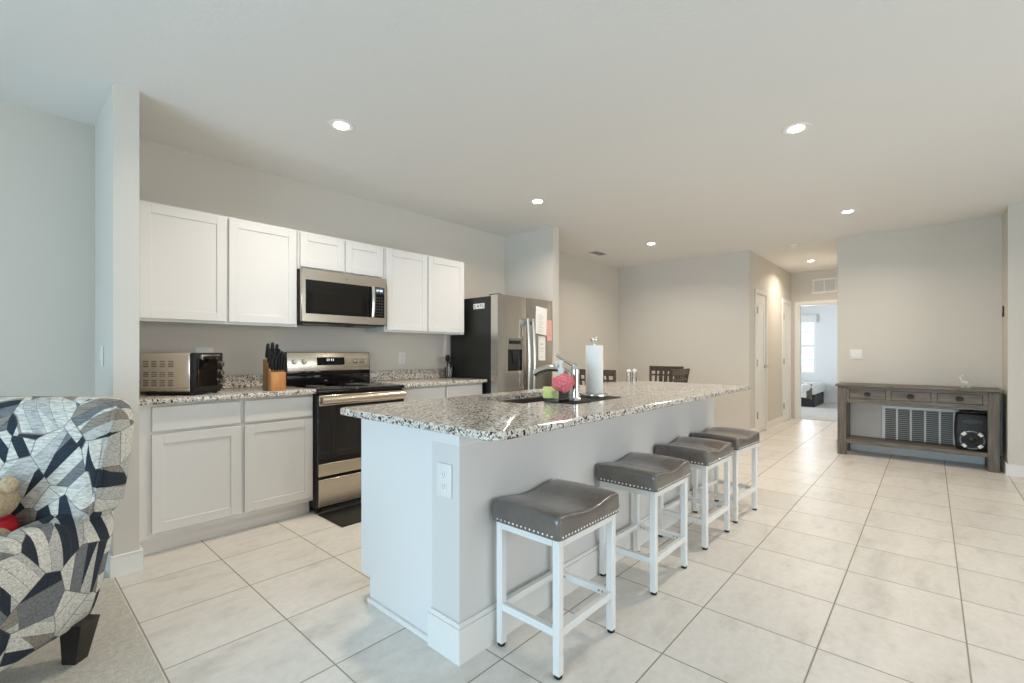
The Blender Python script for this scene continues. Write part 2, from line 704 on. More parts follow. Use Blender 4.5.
struct(bx(0.41, 9.72, YS, YK + 0.1, -0.12, 0).build('floor', M['tile']), 'large pale beige ceramic tiles with thin brown grout running through kitchen and hall', 'floor')
struct(bx(XW, 0.41, YS, YK + 0.1, -0.12, 0.004).build('floor_carpet', M['carpet']), 'beige carpet in the living area under the patterned armchair', 'carpet floor')
struct(bx(9.72, XB + 0.2, -0.6, 4.3, -0.12, 0.004).build('floor_bedroom', M['bedcarpet']), 'pale carpet of the bedroom beyond the hall doorway', 'carpet floor')
struct(bx(XW - 0.2, XB + 0.2, YS - 0.2, 4.4, CEIL, CEIL + 0.12).build('ceiling', M['ceiling']), 'off-white textured ceiling with recessed lights over the whole room', 'ceiling')

struct(bx(XW, XD + WT, YK, YK + WT, 0, CEIL).build('wall_kitchen', M['wall']), 'long greige wall behind the range and white cabinets', 'wall')
struct(bx(0.414, 0.524, 3.25, YK, 0, CEIL).build('wall_wing', M['wall']), 'narrow wing wall ending the kitchen counter beside the armchair', 'wall')
struct(bx(4.25, 4.364, 3.207, YK, 0, CEIL).build('wall_fridge', M['wall']), 'short stub wall right of the steel refrigerator', 'wall')
struct(bx(XD, XD + WT, HY, YK, 0, CEIL).build('wall_dining', M['wall']), 'beige wall behind the dining chairs', 'wall')
# hall left wall with two door openings
D1, D2, DH = (7.42, 7.95), (9.06, 9.58), 2.07
w = MB()
w.box(XD + WT, D1[0], HY, HY + WT, 0, CEIL).box(D1[1], D2[0], HY, HY + WT, 0, CEIL).box(D2[1], XE, HY, HY + WT, 0, CEIL)
w.box(D1[0], D1[1], HY, HY + WT, DH, CEIL).box(D2[0], D2[1], HY, HY + WT, DH, CEIL)
struct(w.build('wall_hall', M['wall']), 'hallway wall on the left with two white doors', 'wall')
# hall end wall with the bedroom doorway
DY0, DY1 = 1.0, 1.775
w = MB()
w.box(XE, XE + 0.12, DY1, 4.3, 0, CEIL).box(XE, XE + 0.12, -0.6, DY0, 0, CEIL).box(XE, XE + 0.12, DY0, DY1, 2.06, CEIL)
struct(w.build('wall_hall_end', M['wall']), 'end wall of the hallway around the open bedroom doorway', 'wall')
struct(bx(XD, XE, 0.74, 0.875, 0, CEIL).build('wall_hall_right', M['wall']), 'hallway wall on the right behind the console wall corner', 'wall')
struct(bx(XD, XD + WT, -0.56, 0.74, 0, CEIL).build('wall_console', M['wall']), 'beige wall behind the grey console table', 'wall')
struct(bx(6.62, XD + WT, YS, -0.56, 0, CEIL).build('wall_right', M['wall']), 'projecting wall at the right edge beside the console table', 'wall')
# bedroom shell with a window opening in the far wall
BW = (2.05, 3.3, 0.68, 2.05)
w = MB()
w.box(XB, XB + 0.12, -0.6, BW[0], 0, CEIL).box(XB, XB + 0.12, BW[1], 4.3, 0, CEIL)
w.box(XB, XB + 0.12, BW[0], BW[1], 0, BW[2]).box(XB, XB + 0.12, BW[0], BW[1], BW[3], CEIL)
struct(w.build('wall_bedroom', M['bedwall']), 'pale bedroom wall with a window seen through the doorway', 'wall')
w = MB()
w.box(XE + 0.12, 10.7, 4.18, 4.3, 0, CEIL).box(12.5, XB, 4.18, 4.3, 0, CEIL).box(10.7, 12.5, 4.18, 4.3, 0, 0.65).box(10.7, 12.5, 4.18, 4.3, 2.15, CEIL)
struct(w.build('wall_bedroom_left', M['bedwall']), 'left side wall of the bedroom', 'wall')
struct(bx(XE + 0.12, XB, -0.6, -0.48, 0, CEIL).build('wall_bedroom_right', M['bedwall']), 'right side wall of the bedroom', 'wall')
# walls behind the camera, with the patio doors and a window
w = MB()
w.box(XW - WT, XW, YS, -0.75, 0, CEIL).box(XW - WT, XW, 2.75, YK + WT, 0, CEIL).box(XW - WT, XW, -0.75, 2.75, 2.22, CEIL)
struct(w.build('wall_patio', M['wall']), 'wall with the sliding patio doors behind the camera', 'wall')
w = MB()
w.box(XW - WT, 0.0, YS - WT, YS, 0, CEIL).box(4.8, 6.62, YS - WT, YS, 0, CEIL)
w.box(0.0, 4.8, YS - WT, YS, 0, 0.35).box(0.0, 4.8, YS - WT, YS, 2.32, CEIL)
struct(w.build('wall_rear', M['wall']), 'rear wall with the wide window behind the camera', 'wall')


def window(name, ax, fixed, a0, a1, z0, z1, cols, rows, label, sash=True):
    fr = MB()
    f = 0.05

    def b(u0, u1, zz0, zz1, d0, d1):
        if ax == 'y':
            fr.box(fixed + d0, fixed + d1, u0, u1, zz0, zz1)
        else:
            fr.box(u0, u1, fixed + d0, fixed + d1, zz0, zz1)
    b(a0, a1, z0, z0 + f, 0, 0.06)
    b(a0, a1, z1 - f, z1, 0, 0.06)
    b(a0, a0 + f, z0 + f, z1 - f, 0, 0.06)
    b(a1 - f, a1, z0 + f, z1 - f, 0, 0.06)
    if sash:
        zm = (z0 + z1) / 2
        b(a0 + f, a1 - f, zm - 0.025, zm + 0.025, 0, 0.06)
    for i in range(1, cols):
        u = a0 + (a1 - a0) * i / cols
        b(u - 0.011, u + 0.011, z0 + f, z1 - f, 0.015, 0.045)
    for i in range(1, rows):
        z = z0 + (z1 - z0) * i / rows
        b(a0 + f, a1 - f, z - 0.011, z + 0.011, 0.016, 0.044)
    o = struct(fr.build(name, M['trim'], smooth=False), label, 'window')
    g = MB()
    if ax == 'y':
        g.box(fixed + 0.027, fixed + 0.033, a0 + f, a1 - f, z0 + f, z1 - f)
    else:
        g.box(a0 + f, a1 - f, fixed + 0.027, fixed + 0.033, z0 + f, z1 - f)
    g.build('pane', M['window_glass'], o, smooth=False)
    return o


window('window_1', 'y', XB + 0.03, BW[0], BW[1], BW[2], BW[3], 4, 4, 'gridded white window of the bedroom beyond the hallway')
window('window_2', 'y', XW - 0.1, -0.75, 2.75, 0.0, 2.22, 3, 1, 'sliding glass patio doors behind the camera', sash=False)
window('window_4', 'x', 4.2, 10.7, 12.5, 0.65, 2.15, 4, 4, 'side window of the bedroom beyond the hallway')
window('window_3', 'x', YS - 0.1, 0.0, 4.8, 0.35, 2.32, 4, 1, 'wide window in the rear wall behind the camera', sash=False)
# window shade rolled at the top of the bedroom window
tag(bx(XB - 0.035, XB - 0.003, BW[0] - 0.02, BW[1] + 0.02, 1.93, 2.12, bev=0.01, seg=2).build('window_blind', M['shade']), 'raised white blind above the bedroom window', 'blind')


def baseboard(name, pieces, label, h=0.112):
    m = MB()
    for (x0, x1, y0, y1) in pieces:
        m.box(x0, x1, y0, y1, 0, h - 0.012)
        dx, dy = abs(x1 - x0), abs(y1 - y0)
        # the stepped top edge
        m.box(x0, x1, y0, y1, h - 0.012, h, bev=0.004)
    return struct(m.build(name, M['trim'], smooth=False), label, 'baseboard')


T = 0.015
baseboard('baseboard_wing', [(0.414 - T, 0.524 + T, 3.25 - T, 3.25), (0.414 - T, 0.414, 3.25, YK), (0.524, 0.524 + T, 3.25, 3.452)], 'white baseboard around the end of the wing wall')
baseboard('baseboard_living', [(XW, 0.414 - T, YK - T, YK)], 'white baseboard on the living area wall behind the armchair')
baseboard('baseboard_dining', [(4.364, XD - T, YK - T, YK), (XD - T, XD, HY - T, YK), (4.364, 4.364 + T, 3.207, YK - T), (4.25, 4.364 + T, 3.207 - T, 3.207)], 'white baseboard around the dining corner')
baseboard('baseboard_hall', [(XD, D1[0] - 0.06, HY - T, HY), (D1[1] + 0.06, D2[0] - 0.06, HY - T, HY), (XD, XE, 0.875, 0.875 + T)], 'white baseboard along the hallway between the doors')
baseboard('baseboard_console', [(XD - T, XD, -0.56, 0.875 + T)], 'white baseboard behind the grey console table')
baseboard('baseboard_right', [(6.62 - T, 6.62, YS, -0.56 + T), (6.62, XD - T, -0.56, -0.56 + T)], 'white baseboard at the foot of the projecting right wall')
baseboard('baseboard_bedroom', [(XB - T, XB, -0.48, 4.18)], 'white baseboard of the bedroom wall')


def casing(name, ax, face, a0, a1, zt, d, label, w=0.06):
    """door trim on three sides; face = wall plane, d = signed thickness towards the viewer."""
    m = MB()

    def b(u0, u1, z0, z1):
        if ax == 'x':
            m.box(u0, u1, face, face + d, z0, z1, bev=0.004)
        else:
            m.box(face, face + d, u0, u1, z0, z1, bev=0.004)
    b(a0 - w, a0, 0, zt + w)
    b(a1, a1 + w, 0, zt + w)
    b(a0, a1, zt, zt + w)
    return struct(m.build(name, M['trim'], smooth=False), label, 'door trim')


casing('trim_1', 'x', HY, D1[0], D1[1], DH, -0.018, 'white casing around the nearer hallway door')
casing('trim_2', 'x', HY, D2[0], D2[1], DH, -0.018, 'white casing around the farther hallway door')
casing('trim_3', 'y', XE, DY0, DY1, 2.06, -0.018, 'white casing around the bedroom doorway')
m = MB()
m.box(XE, XE + 0.12, DY1 - 0.018, DY1, 0, 2.06).box(XE, XE + 0.12, DY0, DY0 + 0.018, 0, 2.06).box(XE, XE + 0.12, DY0 + 0.018, DY1 - 0.018, 2.042, 2.06)
struct(m.build('trim_4', M['trim'], smooth=False), 'white jamb lining the bedroom doorway', 'door jamb')


def hall_door(name, x0, x1, label, knob):
    y0, y1 = HY - 0.004, HY + 0.035
    m = MB()
    m.box(x0 + 0.004, x1 - 0.004, y0 + 0.006, y1, 0.012, DH - 0.004)
    s = 0.10
    for a, b_, c, d in ((x0 + 0.004, x0 + s, 0.012, DH - 0.004), (x1 - s, x1 - 0.004, 0.012, DH - 0.004), (x0 + s, x1 - s, DH - 0.13, DH - 0.004), (x0 + s, x1 - s, 0.012, 0.22), (x0 + s, x1 - s, 0.92, 1.06)):
        m.box(a, b_, y0, y0 + 0.008, c, d)
    o = struct(m.build(name, M['trim'], smooth=False), label, 'door')
    for z in (0.28, 1.05, 1.82):
        h = MB()
        h.box(x0 - 0.012, x0 + 0.022, y0 - 0.018, y0 + 0.002, z - 0.045, z + 0.045, bev=0.003)
        h.cyl((x0 + 0.004, y0 - 0.022, z - 0.05), (x0 + 0.004, y0 - 0.022, z + 0.05), 0.008)
        h.build('hinge', M['nickel'], o)
    if knob:
        k = MB()
        xk = x1 - 0.06
        k.cyl((xk, y0 + 0.002, 0.99), (xk, y0 - 0.012, 0.99), 0.03, seg=20)
        k.cyl((xk, y0 - 0.012, 0.99), (xk, y0 - 0.05, 0.99), 0.011)
        k.tube([(xk + 0.005, y0 - 0.05, 0.99), (xk - 0.04, y0 - 0.053, 0.992), (xk - 0.10, y0 - 0.05, 0.988)], 0.01)
        k.build('door_handle', M['nickel'], o)
    return o


hall_door('door_1', D1[0], D1[1], 'nearer white hallway door with a lever handle', True)
hall_door('door_2', D2[0], D2[1], 'farther white hallway door next to the bedroom doorway', False)

# ------------------------------------------------------------------ recessed lights, ceiling vent, detector
LG = 'recessed ceiling lights'


def make_light(label, x, y):
    o = thing('recessed_light', label, 'ceiling light', (x, y, CEIL), 0, LG)
    MB().lathe([(0.046, -0.001), (0.052, -0.005), (0.078, -0.005), (0.084, 0.0), (0.046, 0.0)], seg=32).build('trim_ring', M['plate'], o)
    MB().lathe([(0.0, -0.014), (0.025, -0.012), (0.04, -0.007), (0.046, 0.0), (0.0, 0.0)], seg=32).build('lens', M['lens'], o)
    l = bpy.data.lights.new('lamp_glow', 'AREA')
    l.shape = 'DISK'
    l.size = 0.12
    l.energy = LAMP_POWER
    l.color = LAMP_COLOR
    l.spread = math.radians(150)
    lo = bpy.data.objects.new('lamp_glow', l)
    COL.objects.link(lo)
    lo.parent = o
    lo.location = (0, 0, -0.018)
    return o


L0 = make_light('recessed ceiling light in front of the left wall cabinets', 1.465, 2.785)
for lab, x, y in (('recessed ceiling light at top right, nearest over the stool side floor', 3.45, 0.645),
                  ('recessed ceiling light in front of the refrigerator', 3.455, 2.79),
                  ('recessed ceiling light over the dining corner', 5.80, 2.75),
                  ('recessed ceiling light above the console table end of the floor', 5.83, 0.63),
                  ('recessed ceiling light inside the hallway near the bedroom doorway', 8.56, 1.40)):
    c = copy_tree(L0)
    c.location = (x, y, CEIL)
    c['label'] = lab

v = thing('ceiling_vent', 'small white air vent in the ceiling by the dining corner', 'vent', (5.83, 3.58, CEIL))
MB().box(-0.16, 0.16, -0.09, -0.07, -0.008, 0).box(-0.16, 0.16, 0.07, 0.09, -0.008, 0).box(-0.16, -0.14, -0.07, 0.07, -0.008, 0).box(0.14, 0.16, -0.07, 0.07, -0.008, 0).build('frame', M['plate'], v)
m = MB()
for i in range(7):
    y = -0.06 + i * 0.02
    m.box(-0.14, 0.14, -0.007, 0.007, -0.001, 0.001, mtx=Matrix.Translation((0, y, -0.007)) @ Matrix.Rotation(0.6, 4, 'X'))
m.build('louvre_panel', M['plate'], v)
bx(-0.14, 0.14, -0.07, 0.07, -0.0015, 0).build('duct_opening', M['grey_panel'], v)

sd = thing('smoke_detector', 'round white smoke detector on the ceiling before the hallway', 'smoke detector', (7.15, 1.38, CEIL))
MB().lathe([(0, -0.036), (0.035, -0.036), (0.055, -0.03), (0.064, -0.014), (0.064, 0)], seg=28).build('body', M['plate'], sd)
MB().lathe([(0, -0.041), (0.014, -0.040), (0.016, -0.035), (0, -0.035)], seg=16).build('test_button', M['plate'], sd)


# ------------------------------------------------------------------ shaker fronts
def shaker(m, x0, x1, z0, z1, yf, th=0.019, rail=0.058, rec=0.007):
    """a five-piece front facing -Y; yf is its face."""
    yb = yf + th
    m.box(x0, x0 + rail, yf, yb, z0, z1, bev=0.0015)
    m.box(x1 - rail, x1, yf, yb, z0, z1, bev=0.0015)
    m.box(x0 + rail, x1 - rail, yf, yb, z1 - rail, z1, bev=0.0015)
    m.box(x0 + rail, x1 - rail, yf, yb, z0, z0 + rail, bev=0.0015)
    m.box(x0 + rail - 0.002, x1 - rail + 0.002, yf + rec, yb - 0.002, z0 + rail - 0.002, z1 - rail + 0.002)
    return m


def wall_cabinet(x0, x1, z0, z1, doors, label):
    o = thing('wall_cabinet', label, 'cabinet', (x0, 0, z0), 0, 'white kitchen wall cabinets')
    W, H = x1 - x0, z1 - z0
    yb, yf = 3.648, 3.628
    m = MB()
    m.box(0, 0.018, yb, YK - 0.002, 0, H).box(W - 0.018, W, yb, YK - 0.002, 0, H)
    m.box(0.018, W - 0.018, yb, YK - 0.002, 0.012, 0.03).box(0.018, W - 0.018, yb, YK - 0.002, H - 0.018, H)
    m.box(0.018, W - 0.018, YK - 0.02, YK - 0.002, 0.03, H - 0.018)
    # face frame
    m.box(0.018, W - 0.018, yb, yb + 0.019, 0.0, 0.012).box(0.018, W - 0.018, yb, yb + 0.019, 0.03, H - 0.018)
    m.build('cabinet_body', M['cabinet'], o, smooth=False)
    for a, b_ in doors:
        shaker(MB(), a - x0, b_ - x0, 0.018, H - 0.014, yf).build('door', M['cabinet'], o, smooth=False)
    return o


wall_cabinet(0.535, 1.552, 1.398, 2.150, [(0.585, 1.062), (1.079, 1.540)], 'white double-door wall cabinet above the toaster oven')
wall_cabinet(1.556, 2.322, 1.852, 2.150, [(1.572, 1.934), (1.948, 2.300)], 'short white wall cabinet directly above the microwave')
wall_cabinet(2.326, 3.284, 1.388, 2.150, [(2.342, 2.795), (2.810, 3.272)], 'white double-door wall cabinet between microwave and refrigerator')


def base_cabinet(x0, x1, bays, label):
    o = thing('base_cabinet', label, 'cabinet', (x0, 0, 0), 0, 'white kitchen base cabinets')
    W = x1 - x0
    yb, yf = 3.405, 3.385
    m = MB()
    zt = 0.896
    m.box(0, 0.018, yb, YK - 0.01, 0.105, zt).box(W - 0.018, W, yb, YK - 0.01, 0.105, zt)
    m.box(0.018, W - 0.018, yb, YK - 0.01, 0.105, 0.123).box(0.018, W - 0.018, YK - 0.03, YK - 0.01, 0.123, zt)
    m.box(0.018, W - 0.018, yb, yb + 0.02, 0.123, zt)
    m.box(0.018, W - 0.018, YK - 0.05, YK - 0.03, 0.123, zt)
    m.build('cabinet_body', M['cabinet'], o, smooth=False)
    bx(0.0, W - 0.004, 3.458, 3.476, 0.0, 0.105).build('toe_kick', M['cabinet'], o, smooth=False)
    for a, b_ in bays:
        shaker(MB(), a - x0, b_ - x0, 0.135, 0.716, yf).build('door', M['cabinet'], o, smooth=False)
        bx(a - x0, b_ - x0, yf, yf + 0.019, 0.734, 0.880, bev=0.003).build('drawer', M['cabinet'], o, smooth=False)
    return o


base_cabinet(0.535, 1.566, [(0.604, 1.075), (1.100, 1.556)], 'white base cabinet with two doors and two drawers left of the range')
base_cabinet(2.330, 3.318, [(2.345, 2.815), (2.835, 3.300)], 'white base cabinet with two drawers between range and refrigerator')


def slab(m, x0, x1, y0, y1, z0, z1, bev=0.006):
    m.box(x0, x1, y0, y1, z0, z1, bev=bev, seg=2)


def counter(x0, x1, label):
    o = thing('kitchen_countertop', label, 'countertop', (x0, 3.345, 0.898), 0, 'speckled granite countertops on the kitchen wall')
    MB().box(0, x1 - x0, 0, YK - 3.347, 0, 0.032, bev=0.005, seg=2).build('counter_slab', M['granite'], o)
    MB().box(0, x1 - x0, YK - 3.345 - 0.022, YK - 3.347, 0.033, 0.128, bev=0.004, seg=2).build('backsplash', M['granite'], o)
    return o


counter(0.535, 1.566, 'speckled granite countertop left of the range under the toaster oven')
counter(2.328, 3.335, 'speckled granite countertop between the range and the refrigerator')

# ------------------------------------------------------------------ range
rg = thing('kitchen_range', 'stainless and black electric range with smooth glass cooktop', 'stove', (1.945, 3.36, 0))
HW = 0.377
bx(-HW, HW, 0.0, 0.57, 0.045, 0.895, bev=0.004).build('range_body', M['black'], rg)
m = MB().box(-HW, HW, -0.035, 0.56, 0.896, 0.926, bev=0.008, seg=2)
m.build('cooktop', M['black_gloss'], rg)
for bxx, byy, r in ((-0.19, 0.13, 0.105), (0.19, 0.13, 0.085), (-0.19, 0.40, 0.075), (0.19, 0.40, 0.105)):
    m = MB()
    for k in (1.0, 0.62):
        m.torus((bxx, byy, 0.9264), r * k, 0.0012, 36, 6)
    m.build('burner_ring', M['grey_panel'], rg)
d = bx(-HW + 0.004, HW - 0.004, -0.030, -0.002, 0.282, 0.885, bev=0.004).build('oven_door', M['black_gloss'], rg)
bx(-0.27, 0.27, -0.0315, -0.0295, 0.42, 0.70).build('door_window', M['oven_window'], d)
bx(-HW + 0.006, HW - 0.006, -0.034, -0.029, 0.284, 0.376, bev=0.002).build('lower_band', M['steel'], d)
m = MB().box(-HW + 0.008, HW - 0.008, -0.040, -0.028, 0.806, 0.884, bev=0.003)
m.build('upper_band', M['steel'], d)
m = MB()
m.loft([[(x, -0.066 + 0.016 * math.cos(a), 0.845 + 0.027 * math.sin(a)) for a in [2 * PI * k / 14 for k in range(14)]] for x in (-HW + 0.022, -HW + 0.04, 0, HW - 0.04, HW - 0.022)])
for x in (-HW + 0.05, HW - 0.05):
    m.box(x - 0.015, x + 0.015, -0.064, -0.036, 0.83, 0.86, bev=0.003)
m.build('handle', M['steel'], d)
dr = bx(-HW + 0.004, HW - 0.004, -0.030, -0.002, 0.06, 0.268, bev=0.004).build('storage_drawer', M['black'], rg)
bx(-HW + 0.006, HW - 0.006, -0.035, -0.029, 0.062, 0.262, bev=0.002).build('drawer_front', M['steel'], dr)
for x in (-HW + 0.04, HW - 0.04):
    for y in (0.05, 0.52):
        MB().cyl((x, y, 0), (x, y, 0.046), 0.018).build('foot', M['rubber'], rg)
bg = MB().prism([(0.515, 0.926), (0.585, 0.926), (0.585, 1.205), (0.53, 1.205), (0.516, 1.05)], 'x', -HW, HW, 0.004).build('backguard', M['black_gloss'], rg)
pan = MB().prism([(0.514, 1.045), (0.522, 1.045), (0.536, 1.200), (0.528, 1.202)], 'x', -HW + 0.006, HW - 0.006, 0.002).build('control_panel', M['steel'], rg)
tilt = math.atan2(0.014, 0.155)


def on_panel(x, z):     # a point on the slanted panel face
    return Vector((x, 0.514 + (z - 1.045) * 0.014 / 0.157, z))


for x in (-0.315, -0.235, 0.245, 0.315):
    p = on_panel(x, 1.125)
    k = MB()
    k.cyl((0, 0, 0), (0, -0.006, 0), 0.027, 0.027, 24)
    k.cyl((0, -0.006, 0), (0, -0.028, 0), 0.021, 0.018, 24)
    k.box(-0.003, 0.003, -0.031, -0.010, -0.019, 0.019, bev=0.001)
    k.xf(Matrix.Translation(p) @ Matrix.Rotation(-tilt, 4, 'X'))
    k.build('knob', M['steel_bright'], rg)
dp = MB().box(-0.125, 0.125, -0.0015, 0.001, -0.034, 0.034, bev=0.0005).xf(Matrix.Translation(on_panel(0.0, 1.125)) @ Matrix.Rotation(-tilt, 4, 'X')).build('clock_display', M['black_gloss'], pan)


def seg_digits(text, h, w, t):
    S = {'0': 'abcdef', '1': 'bc', '2': 'abged', '3': 'abgcd', '4': 'fgbc', '5': 'afgcd', '6': 'afgedc', '7': 'abc', '8': 'abcdefg', '9': 'abcdfg'}
    out = []
    x = 0
    for ch in text:
        if ch == ':':
            out += [(x, x + t, h * 0.28, h * 0.28 + t), (x, x + t, h * 0.68, h * 0.68 + t)]
            x += t * 3
            continue
        for sg in S[ch]:
            out.append({'a': (x, x + w, h - t, h), 'g': (x, x + w, h / 2 - t / 2, h / 2 + t / 2), 'd': (x, x + w, 0, t), 'f': (x, x + t, h / 2, h), 'b': (x + w - t, x + w, h / 2, h), 'e': (x, x + t, 0, h / 2), 'c': (x + w - t, x + w, 0, h / 2)}[sg])
        x += w + t * 2
    return out, x


m = MB()
ds, wd = seg_digits('11:11', 0.020, 0.010, 0.0028)
for a, b_, c, d_ in ds:
    m.box(a - wd / 2 - 0.008, b_ - wd / 2 - 0.008, -0.003, -0.0015, c + 0.002, d_ + 0.002)
m.xf(Matrix.Translation(on_panel(0.0, 1.125)) @ Matrix.Rotation(-tilt, 4, 'X')).build('clock_digits', M['digits'], pan)

mt = thing('floor_mat', 'black floor mat on the tiles in front of the range', 'mat', (1.98, 3.195, 0))
MB().box(-0.40, 0.385, -0.2, 0.155, 0.0, 0.007, bev=0.003).build('mat_body', M['rubber'], mt)
m = MB().box(-0.40, 0.385, -0.2, -0.185, 0.007, 0.009).box(-0.40, 0.385, 0.14, 0.155, 0.007, 0.009).box(-0.40, -0.385, -0.185, 0.14, 0.007, 0.009).box(0.37, 0.385, -0.185, 0.14, 0.007, 0.009)
m.build('border', M['rubber'], mt)

# ------------------------------------------------------------------ microwave
mw = thing('microwave_oven', 'stainless over-the-range microwave with dark door window', 'microwave', (1.927, 3.57, 1.428))
W2, H2 = 0.372, 0.420
bx(-W2, W2, 0.03, 0.375, 0.004, H2, bev=0.003).build('housing', M['black'], mw)
for x0, x1 in ((-W2 + 0.05, -0.12), (0.12, W2 - 0.05)):
    bx(x0, x1, 0.08, 0.26, -0.006, 0.004, bev=0.001).build('vent_filter', M['grey_panel'], mw)
dr = MB()
XR = 0.245          # right end of the door
dr.box(-W2, W2, 0.0, 0.03, 0.012, H2, bev=0.004)
dr = dr.build('front_panel', M['steel'], mw)
door = bx(-W2 + 0.032, 0.236, -0.004, 0.002, 0.075, 0.338, bev=0.001).build('door', M['black_gloss'], mw)
bx(-W2 + 0.08, 0.13, -0.0052, -0.0035, 0.095, 0.275, bev=0.0005).build('door_window', M['oven_window'], door)
hd = MB()
hd.loft([[(0.224 + 0.014 * math.cos(a), -0.030 - 0.010 * math.sin(PI * i / 8) + 0.009 * math.sin(a), z) for a in [2 * PI * k / 12 for k in range(12)]] for i, z in enumerate([0.078 + 0.262 * j / 8 for j in range(9)])])
hd.box(0.216, 0.232, -0.028, 0.001, 0.088, 0.108).box(0.216, 0.232, -0.028, 0.001, 0.31, 0.33)
hd.build('handle', M['steel_bright'], door)
cp = bx(0.245, 0.350, -0.004, 0.002, 0.075, 0.340, bev=0.001).build('control_panel', M['black_gloss'], mw)
bx(0.258, 0.342, -0.0048, -0.0036, 0.285, 0.335).build('display', M['screen'], cp)
m = MB()
ds, wd = seg_digits('12:00', 0.018, 0.009, 0.003)
for a, b_, c, d_ in ds:
    m.box(a + 0.300 - wd / 2, b_ + 0.300 - wd / 2, -0.0056, -0.0046, c + 0.301, d_ + 0.301)
m.build('display_digits', M['digits'], cp)
m = MB()
for i in range(7):
    for j in range(3):
        m.box(0.268 + j * 0.024, 0.284 + j * 0.024, -0.0046, -0.0036, 0.092 + i * 0.025, 0.102 + i * 0.025)
m.build('keypad', M['rubber_grey'], cp)
lg = MB()
lg.torus((0, 0, 0), 0.012, 0.0014, 24, 6, mtx=Matrix.Rotation(PI / 2, 4, 'X'))
lg.torus((-0.003, 0, 0), 0.004, 0.0011, 16, 6, mtx=Matrix.Rotation(PI / 2, 4, 'X'))
lg.torus((0.004, 0, 0.001), 0.004, 0.0011, 16, 6, mtx=Matrix.Rotation(PI / 2, 4, 'X'), a0=0.4, a1=4.6)
lg.xf(Matrix.Translation((0.0, -0.0015, 0.378)))
lg.build('round_emblem', M['steel_bright'], mw)

# ------------------------------------------------------------------ refrigerator
FX0, FX1 = 3.345, 4.242
fr = thing('refrigerator', 'side-by-side stainless refrigerator with black sides and ice dispenser', 'refrigerator', (FX0, 3.2, 0))
FW = FX1 - FX0
bx(0.004, FW - 0.004, 0.112, 0.735, 0.025, 1.775, bev=0.004).build('cabinet_body', M['fridge_side'], fr)
bx(0.02, FW - 0.02, 0.085, 0.111, 0.0, 0.10, bev=0.003).build('toe_grille', M['black'], fr)


def rdoor(x0, x1):
    """a softly crowned door front, plan view outline extruded upward."""
    n = 10
    front = []
    for i in range(n + 1):
        t = i / n
        x = x0 + (x1 - x0) * t
        front.append((x, 0.012 * (2 * t - 1) ** 4))
    return MB().prism([(x1, 0.106), (x0, 0.106)] + front, 'z', 0.105, 1.785)


XS = 0.448
fd = rdoor(0.0, XS - 0.003).build('freezer_door', M['fridge_steel'], fr)
rd = rdoor(XS + 0.003, FW).build('fridge_door', M['fridge_steel'], fr)


def fhandle(x, parent):
    m = MB()
    pts, n = [], 14
    rings = []
    for i in range(n + 1):
        t = i / n
        z = 0.62 + 0.94 * t
        y = -0.045 - 0.022 * math.sin(PI * t)
        rings.append([(x + 0.018 * math.cos(a), y + 0.014 * math.sin(a), z) for a in [2 * PI * k / 12 for k in range(12)]])
    m.loft(rings)
    for z in (0.66, 1.52):
        m.box(x - 0.011, x + 0.011, -0.05, 0.004, z - 0.02, z + 0.02, bev=0.003)
    m.build('handle', M['fridge_steel'], parent)


fhandle(XS - 0.042, fd)
fhandle(XS + 0.046, rd)
# dispenser: frame, control strip, dark recess with paddle
ds_ = MB()
ds_.box(0.122, 0.362, -0.006, 0.004, 0.985, 0.992).box(0.122, 0.362, -0.006, 0.004, 1.348, 1.356)
ds_.box(0.122, 0.130, -0.006, 0.004, 0.992, 1.348).box(0.354, 0.362, -0.006, 0.004, 0.992, 1.348)
ds_.box(0.130, 0.354, -0.003, 0.004, 0.992, 1.01)
dispenser = ds_.build('dispenser_frame', M['steel_bright'], fd)
bx(0.131, 0.353, -0.004, 0.002, 1.235, 1.347, bev=0.001).build('dispenser_controls', M['grey_panel'], dispenser)
bx(0.15, 0.334, -0.005, -0.003, 1.29, 1.325).build('dispenser_display', M['black_gloss'], dispenser)
bx(0.131, 0.353, -0.0015, 0.002, 1.011, 1.234).build('dispenser_recess', M['black_gloss'], dispenser)
MB().prism([(0.21, 1.09), (0.275, 1.09), (0.285, 1.215), (0.20, 1.215)], 'y', -0.012, -0.002, 0.002).build('paddle', M['black'], dispenser)
for x in (0.02, ):
    bx(x, x + 0.07, 0.03, 0.16, 1.7855, 1.797, bev=0.004).build('hinge_cover', M['black'], fr)


def note(name, label, cat, loc, w, h, ax, rot, material, lines, group=None, bend=0.0, ink='ink'):
    """a sheet lying on a vertical face. ax 'front': faces -Y; 'side': faces -X."""
    o = thing(name, label, cat, loc, 0 if ax == 'front' else -PI / 2, group)
    n = 6
    top = [[(-w / 2, -0.001 - bend * (1 - i / n) ** 2, h * i / n), (w / 2, -0.001 - bend * 0.6 * (1 - i / n) ** 2, h * i / n), (w / 2, 0.0 - bend * 0.6 * (1 - i / n) ** 2, h * i / n), (-w / 2, 0.0 - bend * (1 - i / n) ** 2, h * i / n)] for i in range(n + 1)]
    Rm = Matrix.Rotation(rot, 4, 'Y')
    MB().loft(top).xf(Rm).build('sheet', material, o)
    if lines:
        m = MB()
        for (a, b_, z, t) in lines:
            y = -0.0012 - bend * (1 - z / h) ** 2
            m.box(a, b_, y - 0.0008, y, z, z + t)
        m.xf(Rm).build('printing', M[ink], o)
    return o


